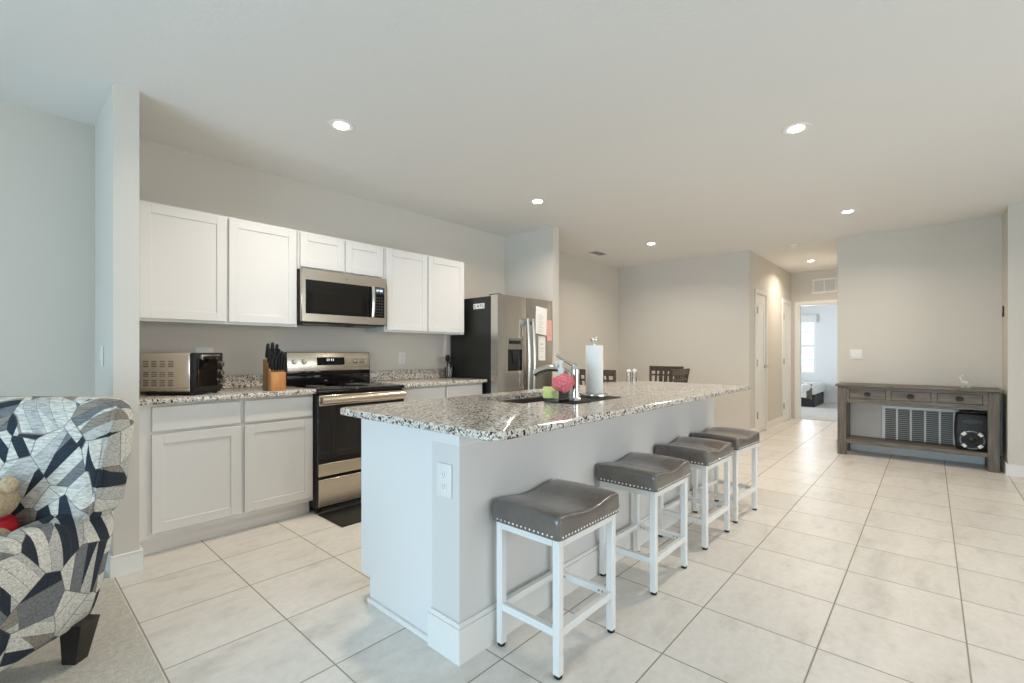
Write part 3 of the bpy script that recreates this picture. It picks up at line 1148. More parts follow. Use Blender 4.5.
ln = [(-0.06, -0.06 + random.uniform(0.07, 0.12), 0.03 + 0.022 * i, 0.003) for i in range(9)]
note('paper_note', 'large white paper sheet curling on the fridge door, beside the pink note', 'paper', (4.005, 3.198, 1.40), 0.20, 0.30, 'front', 0.10, M['paper'], ln, 'papers held on the refrigerator door', 0.018)
ln = [(-0.05, 0.01, 0.035, 0.004), (-0.04, 0.03, 0.10, 0.003), (-0.05, 0.045, 0.13, 0.003), (-0.02, 0.02, 0.175, 0.008)]
note('paper_note', 'narrow white list hanging below the large sheet on the fridge door', 'paper', (4.03, 3.198, 1.115), 0.125, 0.265, 'front', 0.03, M['paper'], ln, 'papers held on the refrigerator door', 0.006)
note('paper_note', 'pink paper note at the right edge of the fridge door', 'paper', (4.172, 3.1995, 1.335), 0.098, 0.23, 'front', -0.02, M['pink_paper'], [(-0.03, 0.03, 0.06, 0.003), (-0.03, 0.02, 0.09, 0.003), (-0.03, 0.03, 0.12, 0.003)], 'papers held on the refrigerator door', 0.004)
# magnet strip on the black side, with its dark unreadable marks
o = note('magnet_strip', 'small white printed magnet strip on the black fridge side', 'magnet', (FX0 + 0.003, 3.485, 1.655), 0.165, 0.055, 'side', 0.0, M['paper'],
         [(-0.07, -0.064, 0.012, 0.03), (-0.07, -0.045, 0.012, 0.005), (-0.07, -0.05, 0.037, 0.005), (-0.03, 0.0, 0.024, 0.008), (-0.012, -0.005, 0.015, 0.025), (0.02, 0.026, 0.014, 0.028), (0.02, 0.04, 0.037, 0.005), (0.05, 0.056, 0.014, 0.028), (0.05, 0.072, 0.014, 0.005)], None, 0, 'ink_dark')


# ------------------------------------------------------------------ things on the kitchen counter
CZ = 0.9302
# toaster oven, turned so that its front faces right
to = thing('toaster_oven', 'chrome and black toaster oven standing turned on the left counter', 'toaster oven', (0.825, 3.411, CZ), TH - PI / 2)
# local: -x..0 is its slotted side width, y runs away along the front
TW, TD, TZ = 0.350, 0.278, 0.245
for x in (-TW + 0.035, -0.035):
    for y in (0.03, TD - 0.03):
        MB().lathe([(0, 0), (0.014, 0), (0.017, 0.024), (0, 0.024)], (x, y, 0), 14).build('foot', M['black'], to)
body = MB().box(-TW, -0.035, 0.0, TD, 0.024, 0.024 + TZ, bev=0.010, seg=3)
body = body.build('housing', M['steel_bright'], to)
for r_ in range(3):
    m = MB()
    for cidx in range(4):
        x = -TW + 0.025 + cidx * 0.052
        z = 0.06 + r_ * 0.060
        for k in range(4 if r_ != 1 else 3):
            m.box(x, x + 0.032, -0.0012, 0.004, z + k * 0.011, z + k * 0.011 + 0.0045)
    m.build('slot_row', M['ink_dark'], to)
bx(-TW + 0.02, -0.01, 0.012, TD - 0.012, 0.008, 0.024, bev=0.002).build('underside_shade', M['black'], to)  # black slab for the dark underside, painting in the shadow beneath the oven
MB().box(-TW + 0.012, -0.045, -0.004, 0.006, 0.030, 0.044, bev=0.002).build('base_rail', M['steel'], to)
f = bx(-0.036, 0.004, 0.002, TD - 0.002, 0.024, 0.024 + TZ, bev=0.008, seg=2).build('front_frame', M['black'], to)
dd = bx(0.002, 0.014, 0.012, TD - 0.075, 0.05, 0.235, bev=0.003).build('door', M['black_gloss'], to)
m = MB().box(0.020, 0.036, 0.02, TD - 0.085, 0.243, 0.257, bev=0.005, seg=2)
m.box(0.006, 0.028, 0.03, 0.045, 0.225, 0.25).box(0.006, 0.028, TD - 0.11, TD - 0.095, 0.225, 0.25)
m.build('handle', M['steel_bright'], dd)
for z in (0.075, 0.135, 0.195):
    MB().cyl((0.003, TD - 0.035, z), (0.024, TD - 0.035, z), 0.021, 0.018, 20).cyl((0.024, TD - 0.035, z), (0.026, TD - 0.035, z), 0.018, 0.012, 20).build('knob', M['steel_bright'], to)

# knife block
kb = thing('knife_block', 'wooden knife block full of black-handled knives beside the range', 'knife block', (1.283, 3.43, CZ))
MB().prism([(0.055, 0), (0.155, 0), (0.155, 0.222), (0.118, 0.222), (0.055, 0.142)], 'x', 0.0, 0.1, 0.003).build('rear_block', M['block_dark'], kb)
MB().prism([(0.0, 0), (0.0545, 0), (0.0545, 0.140), (0.0, 0.128)], 'x', 0.0, 0.1, 0.003).build('front_block', M['block'], kb)
sl = math.radians(27)
for (x, y, z, ln_, big) in [(0.018, 0.135, 0.222, 0.105, 1.15), (0.05, 0.135, 0.222, 0.112, 1.15), (0.08, 0.132, 0.222, 0.10, 1.1), (0.018, 0.098, 0.192, 0.10, 1.0), (0.05, 0.098, 0.192, 0.10, 1.0), (0.082, 0.098, 0.192, 0.095, 1.0), (0.015, 0.066, 0.153, 0.115, 0.95), (0.038, 0.066, 0.153, 0.12, 0.95), (0.062, 0.066, 0.153, 0.115, 0.95), (0.086, 0.066, 0.153, 0.12, 0.95), (0.012, 0.025, 0.132, 0.115, 0.85), (0.031, 0.025, 0.132, 0.11, 0.85), (0.05, 0.025, 0.132, 0.115, 0.85), (0.069, 0.025, 0.132, 0.11, 0.85), (0.088, 0.025, 0.132, 0.115, 0.85)]:
    k = thing('kitchen_knife', None, 'knife', (1.283 + x, 3.43 + y, CZ + z), 0, 'black-handled knives in the wooden block')
    k['label'] = 'black-handled knife standing in the wooden knife block'
    n = 8
    rings = []
    for i in range(n + 1):
        t = i / n
        wy = (0.0135 + 0.0018 * math.sin(t * 2 * PI)) * big * (0.7 if i in (0, n) else 1)
        wx = 0.0105 * big * (0.7 if i in (0, n) else 1)
        rings.append([(wx * math.cos(a), wy * math.sin(a), 0.012 + ln_ * t) for a in [2 * PI * j / 10 for j in range(10)]])
    rot = Matrix.Rotation(math.radians(random.uniform(13, 19)), 4, 'X')
    MB().loft(rings).xf(rot).build('handle', M['black'], k)
    MB().box(-0.0012, 0.0012, -0.008 * big, 0.008 * big, -0.03, 0.014).xf(rot).build('blade', M['steel_bright'], k)

# utensil crock by the refrigerator
uc = thing('utensil_holder', 'clear utensil holder on the counter beside the refrigerator', 'utensil holder', (3.235, 3.82, CZ))
MB().lathe([(0, 0.0), (0.042, 0.0), (0.052, 0.115), (0.048, 0.115), (0.039, 0.006), (0, 0.006)], seg=24).build('cup', M['glass'], uc)
for i, (ax_, ay, L_) in enumerate(((0.25, 0.05, 0.20), (-0.12, 0.1, 0.22), (0.08, -0.10, 0.19))):
    u = thing('black_utensil', ['black spatula leaning out of the clear utensil holder', 'black spoon standing in the clear utensil holder', 'black ladle leaning forward in the clear utensil holder'][i], 'utensil', (3.235 + (0.018, -0.018, 0.0)[i], 3.82 + (0.012, 0.012, -0.020)[i], CZ + 0.012), 0, 'utensils in the clear holder')
    rot = Matrix.Rotation(ay, 4, 'X') @ Matrix.Rotation(ax_ * 0.6, 4, 'Y')
    MB().cyl((0, 0, 0), (0, 0, L_ - 0.05), 0.006, 0.007, 10).xf(rot).build('handle', M['black'], u)
    if i == 0:
        MB().box(-0.03, 0.03, -0.003, 0.003, L_ - 0.055, L_ + 0.03, bev=0.003).xf(rot).build('blade', M['black'], u)
    else:
        MB().sphere((0, 0, L_ - 0.02), 0.03, 14, (1, 0.4, 1.25)).xf(rot).build('bowl', M['black'], u)


def plate(name, label, cat, loc, rz, w=0.075, h=0.118, kind='outlet', group=None):
    """a cover plate facing local -Y."""
    o = thing(name, label, cat, loc, rz, group)
    MB().box(-w / 2, w / 2, -0.006, 0.0, -h / 2, h / 2, bev=0.003, seg=2).build('cover_plate', M['plate'], o)
    if kind == 'outlet':
        for s in (-1, 1):
            r = MB().box(-0.017, 0.017, -0.008, -0.005, s * 0.022 - 0.015, s * 0.022 + 0.015, bev=0.002).build('receptacle', M['plate'], o)
            k = MB()
            for x in (-0.007, 0.007):
                k.box(x - 0.0013, x + 0.0013, -0.0086, -0.0075, s * 0.022 - 0.003, s * 0.022 + 0.008)
            k.cyl((0, -0.0086, s * 0.022 - 0.009), (0, -0.0075, s * 0.022 - 0.009), 0.0028, seg=10)
            k.build('socket_slots', M['ink'], r)
    elif kind == 'rocker':
        MB().box(-0.016, 0.016, -0.010, -0.005, -0.033, 0.033, bev=0.002).build('rocker', M['plate'], o)
    elif kind == 'double':
        for s in (-1, 1):
            MB().box(s * 0.023 - 0.016, s * 0.023 + 0.016, -0.010, -0.005, -0.033, 0.033, bev=0.002).build('rocker', M['plate'], o)
    return o


OG = 'white wall outlets'
plate('wall_outlet', 'white outlet cover above the toaster oven on the kitchen wall', 'outlet', (1.015, YK - 0.001, 1.178), 0, 0.115, 0.118, 'double')
plate('wall_outlet', 'white outlet on the kitchen wall right of the range', 'outlet', (2.725, YK - 0.001, 1.145), 0, 0.075, 0.118, 'outlet')
plate('light_switch', 'white light switch on the side of the wing wall', 'light switch', (0.413, 3.615, 1.18), -PI / 2, 0.075, 0.118, 'rocker')
plate('light_switch', 'white double light switch on the wall left above the console table', 'light switch', (XD - 0.001, 0.686, 1.178), -PI / 2, 0.118, 0.125, 'double')

# ------------------------------------------------------------------ island
IX0, IX1 = 1.195, 4.03
isl = thing('kitchen_island', 'long white island with knee wall on the stool side', 'kitchen island', (IX0, 1.34, 0))
LI = IX1 - IX0
kw = bx(0.0, LI, 0.012, 0.18, 0.0, 0.897).build('knee_wall', M['knee'], isl, smooth=False)
m = MB()
H = 0.155
m.box(-0.014, LI + 0.014, -0.002, 0.012, 0, H - 0.02).box(-0.014, LI + 0.014, 0.002, 0.012, H - 0.02, H, bev=0.003)
m.box(-0.014, 0.0, 0.012, 0.194, 0, H - 0.02).box(-0.010, 0.0, 0.012, 0.190, H - 0.02, H, bev=0.003)
m.box(LI, LI + 0.014, 0.012, 0.194, 0, H - 0.02).box(LI, LI + 0.010, 0.012, 0.190, H - 0.02, H, bev=0.003)
m.build('base_trim', M['trim'], isl, smooth=False)
m = MB()
m.box(-0.006, 0.0, 0.012, 0.18, 0.84, 0.897).box(-0.006, LI, 0.006, 0.012, 0.84, 0.897)
m.build('top_trim', M['island'], isl, smooth=False)
cb = MB()
yb0, yb1 = 0.18, 0.752
sa, sb_ = 0.64, 1.43           # the sink bay stays open under the cut-out
cb.box(0.010, sa, yb0, yb1, 0.12, 0.897).box(sb_, LI, yb0, yb1, 0.12, 0.897).box(sa, sb_, yb0, yb0 + 0.045, 0.12, 0.897)
cb.box(sa, sb_, 0.70, yb1, 0.12, 0.897).box(sa, sb_, yb0 + 0.045, 0.70, 0.12, 0.66).box(0.010, LI, yb0, yb1 - 0.08, 0, 0.12)
cb.build('cabinet_run', M['island'], isl, smooth=False)
MB().box(-0.006, 0.010, yb0, yb1 - 0.078, 0.0, 0.022, bev=0.003).build('shoe_trim', M['trim'], isl, smooth=False)
for i in range(5):
    a = 0.03 + i * (LI - 0.06) / 5
    b_ = 0.03 + (i + 1) * (LI - 0.06) / 5 - 0.012
    m = shaker(MB(), -b_, -a, 0.135, 0.716, 0.0)
    m.xf(Matrix.Translation((0, yb1 + 0.0195, 0)) @ Matrix.Rotation(PI, 4, 'Z')).build('door', M['island'], isl, smooth=False)
    bx(a, b_, yb1, yb1 + 0.019, 0.734, 0.880, bev=0.003).build('drawer', M['island'], isl, smooth=False)

# island countertop: rounded corners, sink cut-out
CX0, CX1, CY0, CY1 = 1.112, 4.135, 1.085, 2.168
SX0, SX1, SY0, SY1 = 1.86, 2.60, 1.60, 2.005
top = thing('island_countertop', 'long speckled granite island countertop with rounded corners and sink cutout', 'countertop', (CX0, CY0, 0.898))


def rrect(x0, x1, y0, y1, r, n=6):
    pts = []
    for cx, cy, a0 in ((x1 - r, y0 + r, -PI / 2), (x1 - r, y1 - r, 0), (x0 + r, y1 - r, PI / 2), (x0 + r, y0 + r, PI)):
        for i in range(n + 1):
            a = a0 + PI / 2 * i / n
            pts.append((cx + r * math.cos(a), cy + r * math.sin(a)))
    return pts


def ring_slab(outer, inner, z0, z1, e=0.005):
    """slab between an outer and an inner outline with equal point counts, with eased edges."""
    b = bmesh.new()

    def off(poly, d):
        cx = sum(p[0] for p in poly) / len(poly)
        cy = sum(p[1] for p in poly) / len(poly)
        x0, x1 = min(p[0] for p in poly), max(p[0] for p in poly)
        y0, y1 = min(p[1] for p in poly), max(p[1] for p in poly)
        fx, fy = 1 - 2 * d / (x1 - x0), 1 - 2 * d / (y1 - y0)
        return [((p[0] - (x0 + x1) / 2) * fx + (x0 + x1) / 2, (p[1] - (y0 + y1) / 2) * fy + (y0 + y1) / 2) for p in poly]
    L = [[(p[0], p[1], z0) for p in inner], [(p[0], p[1], z0) for p in off(outer, e)], [(p[0], p[1], z0 + e) for p in outer], [(p[0], p[1], z1 - e) for p in outer], [(p[0], p[1], z1) for p in off(outer, e)], [(p[0], p[1], z1) for p in inner]]
    R = [[b.verts.new(p) for p in r] for r in L]
    R.append(R[0])
    n = len(outer)
    for a, d in zip(R, R[1:]):
        for i in range(n):
            j = (i + 1) % n
            b.faces.new((a[i], a[j], d[j], d[i]))
    bmesh.ops.recalc_face_normals(b, faces=b.faces)
    return b


mb = MB()
mb._add(ring_slab(rrect(0, CX1 - CX0, 0, CY1 - CY0, 0.055), rrect(SX0 - CX0, SX1 - CX0, SY0 - CY0, SY1 - CY0, 0.03), 0.0, 0.032))
mb.build('island_slab', M['granite'], top)
sk = thing('kitchen_sink', 'dark undermount sink set into the island countertop', 'sink', ((SX0 + SX1) / 2, (SY0 + SY1) / 2, 0.70))
hx, hy = (SX1 - SX0) / 2, (SY1 - SY0) / 2
m = MB()
rings = [[(p[0], p[1], z) for p in rrect(-hx - d, hx + d, -hy - d, hy + d, 0.03)] for d, z in ((0.0, 0.196), (-0.006, 0.19), (-0.01, 0.02), (-0.03, 0.0))]
m.loft(rings, cap=False)
m.loft([[(p[0], p[1], 0.0) for p in rrect(-hx + 0.03, hx - 0.03, -hy + 0.03, hy - 0.03, 0.03)], [(p[0] * 0.1, p[1] * 0.1, -0.004) for p in rrect(-hx + 0.03, hx - 0.03, -hy + 0.03, hy - 0.03, 0.03)]], cap=False)
m.build('basin', M['sink'], sk)
MB().lathe([(0, -0.001), (0.036, -0.001), (0.045, 0.002), (0.04, 0.003), (0, 0.0005)], (0, 0, 0), 24).build('drain', M['chrome'], sk)

# faucet behind the sink (its spout reaches over the basin)
fa = thing('kitchen_faucet', 'chrome single-lever faucet with arched spout behind the island sink', 'faucet', (2.168, 1.480, 0.934))
MB().lathe([(0, 0), (0.034, 0), (0.032, 0.010), (0.025, 0.016), (0.0225, 0.10), (0.024, 0.165), (0.022, 0.185), (0.014, 0.196), (0, 0.198)], seg=24).build('faucet_body', M['chrome'], fa)
MB().tube([(0, 0.012, 0.125), (0, 0.06, 0.158), (0, 0.12, 0.176), (0, 0.18, 0.178), (0, 0.235, 0.164), (0, 0.285, 0.140)], 0.016, 14, [0.019, 0.019, 0.020, 0.022, 0.024, 0.024]).build('spout', M['chrome'], fa)
MB().tube([(0, -0.004, 0.190), (-0.004, 0.030, 0.205), (-0.010, 0.075, 0.225), (-0.016, 0.115, 0.252)], 0.008, 10, [0.013, 0.010, 0.008, 0.009]).build('lever', M['chrome'], fa)

dm = thing('drying_mat', 'black mat under the faucet and paper towel holder beside the sink', 'mat', (2.255, 1.485, CZ))
MB().prism([(p[0], p[1]) for p in rrect(-0.25, 0.27, -0.105, 0.105, 0.02)], 'z', 0, 0.003, 0.001).build('mat_sheet', M['rubber'], dm)
m = MB()
for i in range(9):
    m.box(-0.23 + i * 0.058, -0.20 + i * 0.058, -0.092, 0.092, 0.003, 0.0038)
m.build('raised_bars', M['rubber'], dm)

MZ = 0.934
cd = thing('sponge_caddy', 'clear open caddy holding sponge and scrubber in front of the faucet', 'caddy', (2.045, 1.515, MZ))
m = MB()
for d_, y in ((0, -0.05), (0, 0.047)):
    m.box(-0.05, 0.06, y, y + 0.003, 0, 0.062)
m.box(-0.05, -0.047, -0.047, 0.047, 0, 0.062).box(0.057, 0.06, -0.047, 0.047, 0, 0.062).box(-0.047, 0.057, -0.047, 0.047, 0.014, 0.018)
m.build('clear_box', M['glass'], cd)
MB().torus((0.0, 0.0, 0.0), 0.02, 0.003, 20, 6, mtx=Matrix.Scale(1, 4)).xf(Matrix.Translation((0.02, 0.0, 0.020))).build('drain_ring', M['chrome'], cd)
sp = tag(MB().box(-0.012, 0.012, -0.043, 0.043, 0.0, 0.062, bev=0.004, seg=2).build('dish_sponge', M['sponge']), 'yellow-green dish sponge standing in the clear caddy', 'sponge')
sp.location = (2.004, 1.524, MZ + 0.020)
sp.rotation_euler = (0, 0, 0.45)
# ruffled pink scrubber
b = bmesh.new()
bmesh.ops.create_icosphere(b, subdivisions=4, radius=0.056)
for v_ in b.verts:
    n_ = noise.noise(v_.co * 34)
    v_.co *= 1 + 0.30 * n_
    v_.co.z *= 0.86
mb = MB()
mb._add(b)
sc_ = tag(mb.build('mesh_scrubber', M['scrub']), 'pink ruffled mesh scrubber in the clear caddy', 'scrubber')
sc_.location = (2.048, 1.480, MZ + 0.102)
sb = thing('soap_bottle', 'pale pump soap bottle behind the pink scrubber at the sink', 'soap bottle', (2.112, 1.538, MZ))
sb.scale = (0.92, 0.92, 1.22)
MB().lathe([(0, 0), (0.03, 0), (0.032, 0.01), (0.032, 0.095), (0.026, 0.112), (0.013, 0.120), (0.013, 0.130), (0, 0.130)], seg=20).build('bottle_body', M['soap'], sb)
MB().lathe([(0.018, 0.122), (0.018, 0.148), (0.010, 0.152), (0.009, 0.166), (0.017, 0.168), (0.017, 0.182), (0, 0.184)], seg=16).tube([(0, 0, 0.171), (-0.02, 0.012, 0.172), (-0.038, 0.022, 0.166)], 0.0055, 8).build('pump', M['bottle'], sb)

pt = thing('paper_towel_holder', 'steel paper towel holder with round base on the island', 'towel holder', (2.40, 1.50, MZ))
MB().lathe([(0, 0), (0.082, 0), (0.084, 0.004), (0.083, 0.018), (0.078, 0.022), (0, 0.022)], seg=40).build('base', M['steel_bright'], pt)
MB().cyl((0, 0, 0.02), (0, 0, 0.325), 0.006, seg=12).build('post', M['steel_bright'], pt)
MB().lathe([(0, 0.318), (0.01, 0.318), (0.012, 0.324), (0.02, 0.332), (0.0235, 0.344), (0.02, 0.357), (0.010, 0.366), (0, 0.367)], seg=20).build('finial', M['steel_bright'], pt)
tr = thing('paper_towel_roll', 'white paper towel roll on the steel holder', 'paper towel', (2.40, 1.50, MZ + 0.023))
MB().lathe([(0.018, 0.0), (0.051, 0.0), (0.052, 0.003), (0.052, 0.283), (0.050, 0.286), (0.018, 0.286), (0.018, 0.0)], seg=40).build('towel_sheets', M['towel'], tr)
MB().lathe([(0.0172, -0.0), (0.0178, 0.0), (0.0178, 0.2865), (0.0162, 0.2865), (0.0162, 0.0), (0.0172, 0.0)], seg=24).build('cardboard_core', mat('cardboard', srgb(176, 148, 112), 0.8), tr)

for i, (x, y) in enumerate(((3.94, 2.09), (4.05, 2.09))):
    s_ = thing('glass_shaker', ['small clear glass shaker at the far island edge, left of the pair', 'small clear glass shaker at the far island edge, right of the pair'][i], 'shaker', (x, y, CZ), 0, 'glass shakers on the island')
    MB().lathe([(0, 0), (0.02, 0), (0.022, 0.01), (0.017, 0.05), (0.020, 0.08), (0.018, 0.09), (0.0, 0.09)], seg=16).build('jar', M['glass'], s_)
    MB().lathe([(0.0195, 0.088), (0.0195, 0.104), (0.012, 0.114), (0, 0.116)], seg=16).build('cap', M['plate'], s_)

plate('wall_outlet', 'white outlet on the end of the island below the countertop', 'outlet', (IX0 - 0.001, 1.438, 0.692), -PI / 2, 0.090, 0.134, 'outlet')

# ------------------------------------------------------------------ bar stools
SL, SWd, SHt = 0.412, 0.318, 0.515      # frame length (X), depth (Y), frame height


def make_stool(label):
    o = thing('bar_stool', label, 'bar stool', (0, 0, 0), 0, 'grey saddle stools along the island')
    t = 0.031
    hx, hy = SL / 2, SWd / 2
    for sx in (-1, 1):
        for sy in (-1, 1):
            x, y = sx * (hx - t / 2), sy * (hy - t / 2)
            lg_ = bx(x - t / 2, x + t / 2, y - t / 2, y + t / 2, 0.012, SHt - 0.002, bev=0.003).build('leg', M['white_metal'], o)
            MB().lathe([(0, 0), (0.013, 0), (0.016, 0.004), (0.016, 0.012), (0, 0.012)], (x, y, 0), 14).build('foot_cap', M['rubber'], lg_)
    m = MB()
    z0, z1 = SHt - 0.032, SHt
    m.box(-hx + t, hx - t, -hy, -hy + t, z0, z1, bev=0.002).box(-hx + t, hx - t, hy - t, hy, z0, z1, bev=0.002)
    m.box(-hx, -hx + t, -hy + t, hy - t, z0, z1, bev=0.002).box(hx - t, hx, -hy + t, hy - t, z0, z1, bev=0.002)
    m.build('seat_rail', M['white_metal'], o)
    za, zb = 0.150, 0.180
    bx(-hx + t - 0.001, hx - t + 0.001, -hy + 0.003, -hy + t - 0.003, za, zb, bev=0.002).build('stretcher', M['white_metal'], o)
    bx(-hx + t - 0.001, hx - t + 0.001, hy - t + 0.003, hy - 0.003, za, zb, bev=0.002).build('stretcher', M['white_metal'], o)
    for sx in (-1, 1):
        x0, x1 = sorted((sx * (hx - t + 0.003), sx * (hx - 0.003)))
        s_ = bx(x0, x1, -hy + t - 0.001, hy - t + 0.001, za, zb, bev=0.002).build('stretcher', M['white_metal'], o)
        k = MB()
        xi = sx * (hx - t + 0.003)
        for y in (-hy + 0.05, -hy + 0.068, hy - 0.05, hy - 0.068):
            k.cyl((xi, y, 0.165), (xi - sx * 0.003, y, 0.165), 0.005, seg=10)
        k.build('bolt_heads', M['nickel'], s_)
    # saddle cushion: rounded cross sections along X, high at both ends, dipped in the middle
    cx, cy, r = hx + 0.016, hy + 0.013, 0.017
    rings = []
    xs = []
    for i in range(6):
        a = PI / 2 * i / 5
        xs.append((-cx + r * (1 - math.cos(a)) * 1.0, r * (1 - math.sin(a))))
    mids = 16
    for i in range(1, mids):
        xs.append((-cx + r + (2 * cx - 2 * r) * i / mids, 0.0))
    for i in range(6):
        a = PI / 2 * (5 - i) / 5
        xs.append((cx - r * (1 - math.cos(a)), r * (1 - math.sin(a))))
    for x, ins in xs:
        u = x / cx
        zt = 0.600 - 0.020 * math.cos(u * PI * 0.6) ** 2 + 0.0
        zb_ = SHt + 0.001
        zt -= ins
        y = cy - ins
        pts = []
        n = 5
        pts.append((x, -y, zb_))
        pts.append((x, -y - 0.002, zb_ + 0.03))
        for k in range(n + 1):
            a = PI / 2 * k / n
            pts.append((x, -y + r * (1 - math.cos(a)), zt - r + r * math.sin(a)))
        crown = 0.006 * max(0, 1 - ins / r)
        for k in range(1, 6):
            q = k / 6
            pts.append((x, (-y + r) + 2 * (y - r) * q, zt + crown * math.sin(PI * q)))
        for k in range(n + 1):
            a = PI / 2 * (n - k) / n
            pts.append((x, y - r * (1 - math.cos(a)), zt - r + r * math.sin(a)))
        pts.append((x, y + 0.002, zb_ + 0.03))
        pts.append((x, y, zb_))
        rings.append(pts)
    cu = MB().loft(rings).build('seat_cushion', M['leather'], o, angle=60)
    # seams over the cushion
    m = MB()
    zt0 = lambda x: 0.600 - 0.020 * math.cos(x / cx * PI * 0.6) ** 2
    for yv in (-cy + 0.022, ):
        m.tube([(x, yv - 0.004, zt0(x) - 0.001) for x in [-cx + 0.02 + (2 * cx - 0.04) * i / 16 for i in range(17)]], 0.0028, 6)
    m.build('piping', M['leather'], cu)
    zn = SHt + 0.012
    for s in (-1, 1):
        m = MB()
        for i in range(21):
            m.sphere((-hx + 0.005 + (SL - 0.01) * i / 20, s * (cy + 0.0005), zn), 0.0055, 8, (1, 0.6, 1))
        m.build('nailhead_trim', M['chrome'], cu)
        m = MB()
        for i in range(1, 15):
            m.sphere((s * (cx - 0.0005), -hy + SWd * i / 15, zn), 0.0055, 8, (0.6, 1, 1))
        m.build('nailhead_trim', M['chrome'], cu)
    return o


SLAB = ['grey leather saddle bar stool nearest the island end with the outlet',
        'grey leather saddle bar stool, second from the island end with the outlet',
        'grey leather saddle bar stool, third from the island end with the outlet',
        'grey leather saddle bar stool farthest along the island, nearest the hallway']
s0 = make_stool(SLAB[0])
for i, (x, y, a) in enumerate(((1.576, 1.165, 0), (2.374, 1.166, 0), (3.086, 1.162, -1.5), (3.690, 1.155, -4))):
    o = s0 if i == 0 else copy_tree(s0)
    o.location = (x, y, 0)
    o.rotation_euler = (0, 0, math.radians(a))
    o['label'] = SLAB[i]

# ------------------------------------------------------------------ console table and its wall
ct = thing('console_table', 'weathered grey wooden console table with three drawers and low shelf', 'console table', (6.68, -0.512, 0))
CL, CD, CH = 1.335, 0.385, 0.83
LW = 0.085
for y0 in (0.0, CL - LW):
    for x0 in (0.0, CD - LW):
        bx(x0, x0 + LW, y0, y0 + LW, 0.0, CH - 0.03, bev=0.004).build('leg', M['console_post'], ct)
bx(-0.02, CD + 0.005, -0.02, CL + 0.02, CH - 0.028, CH, bev=0.005).build('tabletop', M['console'], ct)
m = MB()
za, zb = 0.615, CH - 0.028
m.box(0.012, 0.030, LW, CL - LW, za, za + 0.05).box(0.012, 0.030, LW, CL - LW, zb - 0.03, zb)
DYS = [(0.118, 0.463), (0.508, 0.845), (0.885, 1.222)]
edges = [LW, DYS[0][0]], [DYS[0][1], DYS[1][0]], [DYS[1][1], DYS[2][0]], [DYS[2][1], CL - LW]
for a, b_ in edges:
    m.box(0.008, 0.030, a, b_, za + 0.05, zb - 0.03)
m.box(CD - 0.03, CD - 0.012, LW, CL - LW, za, zb)
m.build('apron', M['console'], ct)
for y0 in (0.012, CL - 0.03):
    bx(LW, CD - LW, y0, y0 + 0.018, za, zb).build('side_apron', M['console'], ct)
for a, b_ in DYS:
    d_ = bx(0.016, 0.034, a + 0.003, b_ - 0.003, za + 0.054, zb - 0.034, bev=0.002).build('drawer', M['console'], ct)
    mid = (a + b_) / 2
    zc = (za + zb) / 2 + 0.012
    k = MB()
    k.cyl((0.016, mid, zc + 0.006), (0.008, mid, zc + 0.006), 0.017, seg=18)
    k.torus((0.005, mid, zc - 0.002), 0.020, 0.0042, 22, 8, mtx=Matrix.Rotation(PI / 2, 4, 'Y') @ Matrix.Diagonal((1, 1.25, 1, 1)))
    k.build('ring_pull', M['dark_metal'], d_)
m = MB()
m.box(0.008, CD - 0.008, 0.02, CL - 0.02, 0.140, 0.182, bev=0.003)
m.build('low_shelf', M['console'], ct)

# wall register behind the console
rgz = thing('wall_register', 'large white return-air grille on the wall behind the console table', 'vent', (XD - 0.001, 0.11, 0.125), -PI / 2)
RW, RH = 0.325, 0.445
m = MB()
m.box(-RW, RW, -0.014, 0, 0, 0.032, bev=0.003).box(-RW, RW, -0.014, 0, RH - 0.032, RH, bev=0.003)
ncell = 5
cw = (2 * RW - 0.032) / ncell
for i in range(ncell + 1):
    x = -RW + 0.016 + i * cw
    m.box(x - 0.010 if 0 < i < ncell else x - 0.016, x + 0.010 if 0 < i < ncell else x + 0.016, -0.0135, 0, 0.032, RH - 0.032, bev=0.003)
m.build('frame', M['white_metal'], rgz)
bx(-RW + 0.02, RW - 0.02, -0.002, 0, 0.02, RH - 0.02).build('duct_opening', M['grey_panel'], rgz)
for i in range(ncell):
    xa, xb = -RW + 0.026 + i * cw, -RW + 0.016 + (i + 1) * cw - 0.010
    m = MB()
    nl = 17
    for k in range(nl):
        z = 0.04 + (RH - 0.08) * k / (nl - 1)
        m.box(xa, xb, -0.006, 0.006, -0.0012, 0.0012, mtx=Matrix.Translation((0, -0.0065, z)) @ Matrix.Rotation(-0.5, 4, 'X'))
    m.build('louvre_panel', M['louvre'], rgz, smooth=False)

# black portable speaker on the console's low shelf
lsp = thing('portable_speaker', 'black portable speaker with silver ring on the console low shelf', 'speaker', (6.76, -0.318, 0.182), -PI / 2)
SWW, SHH, SDD = 0.132, 0.375, 0.21
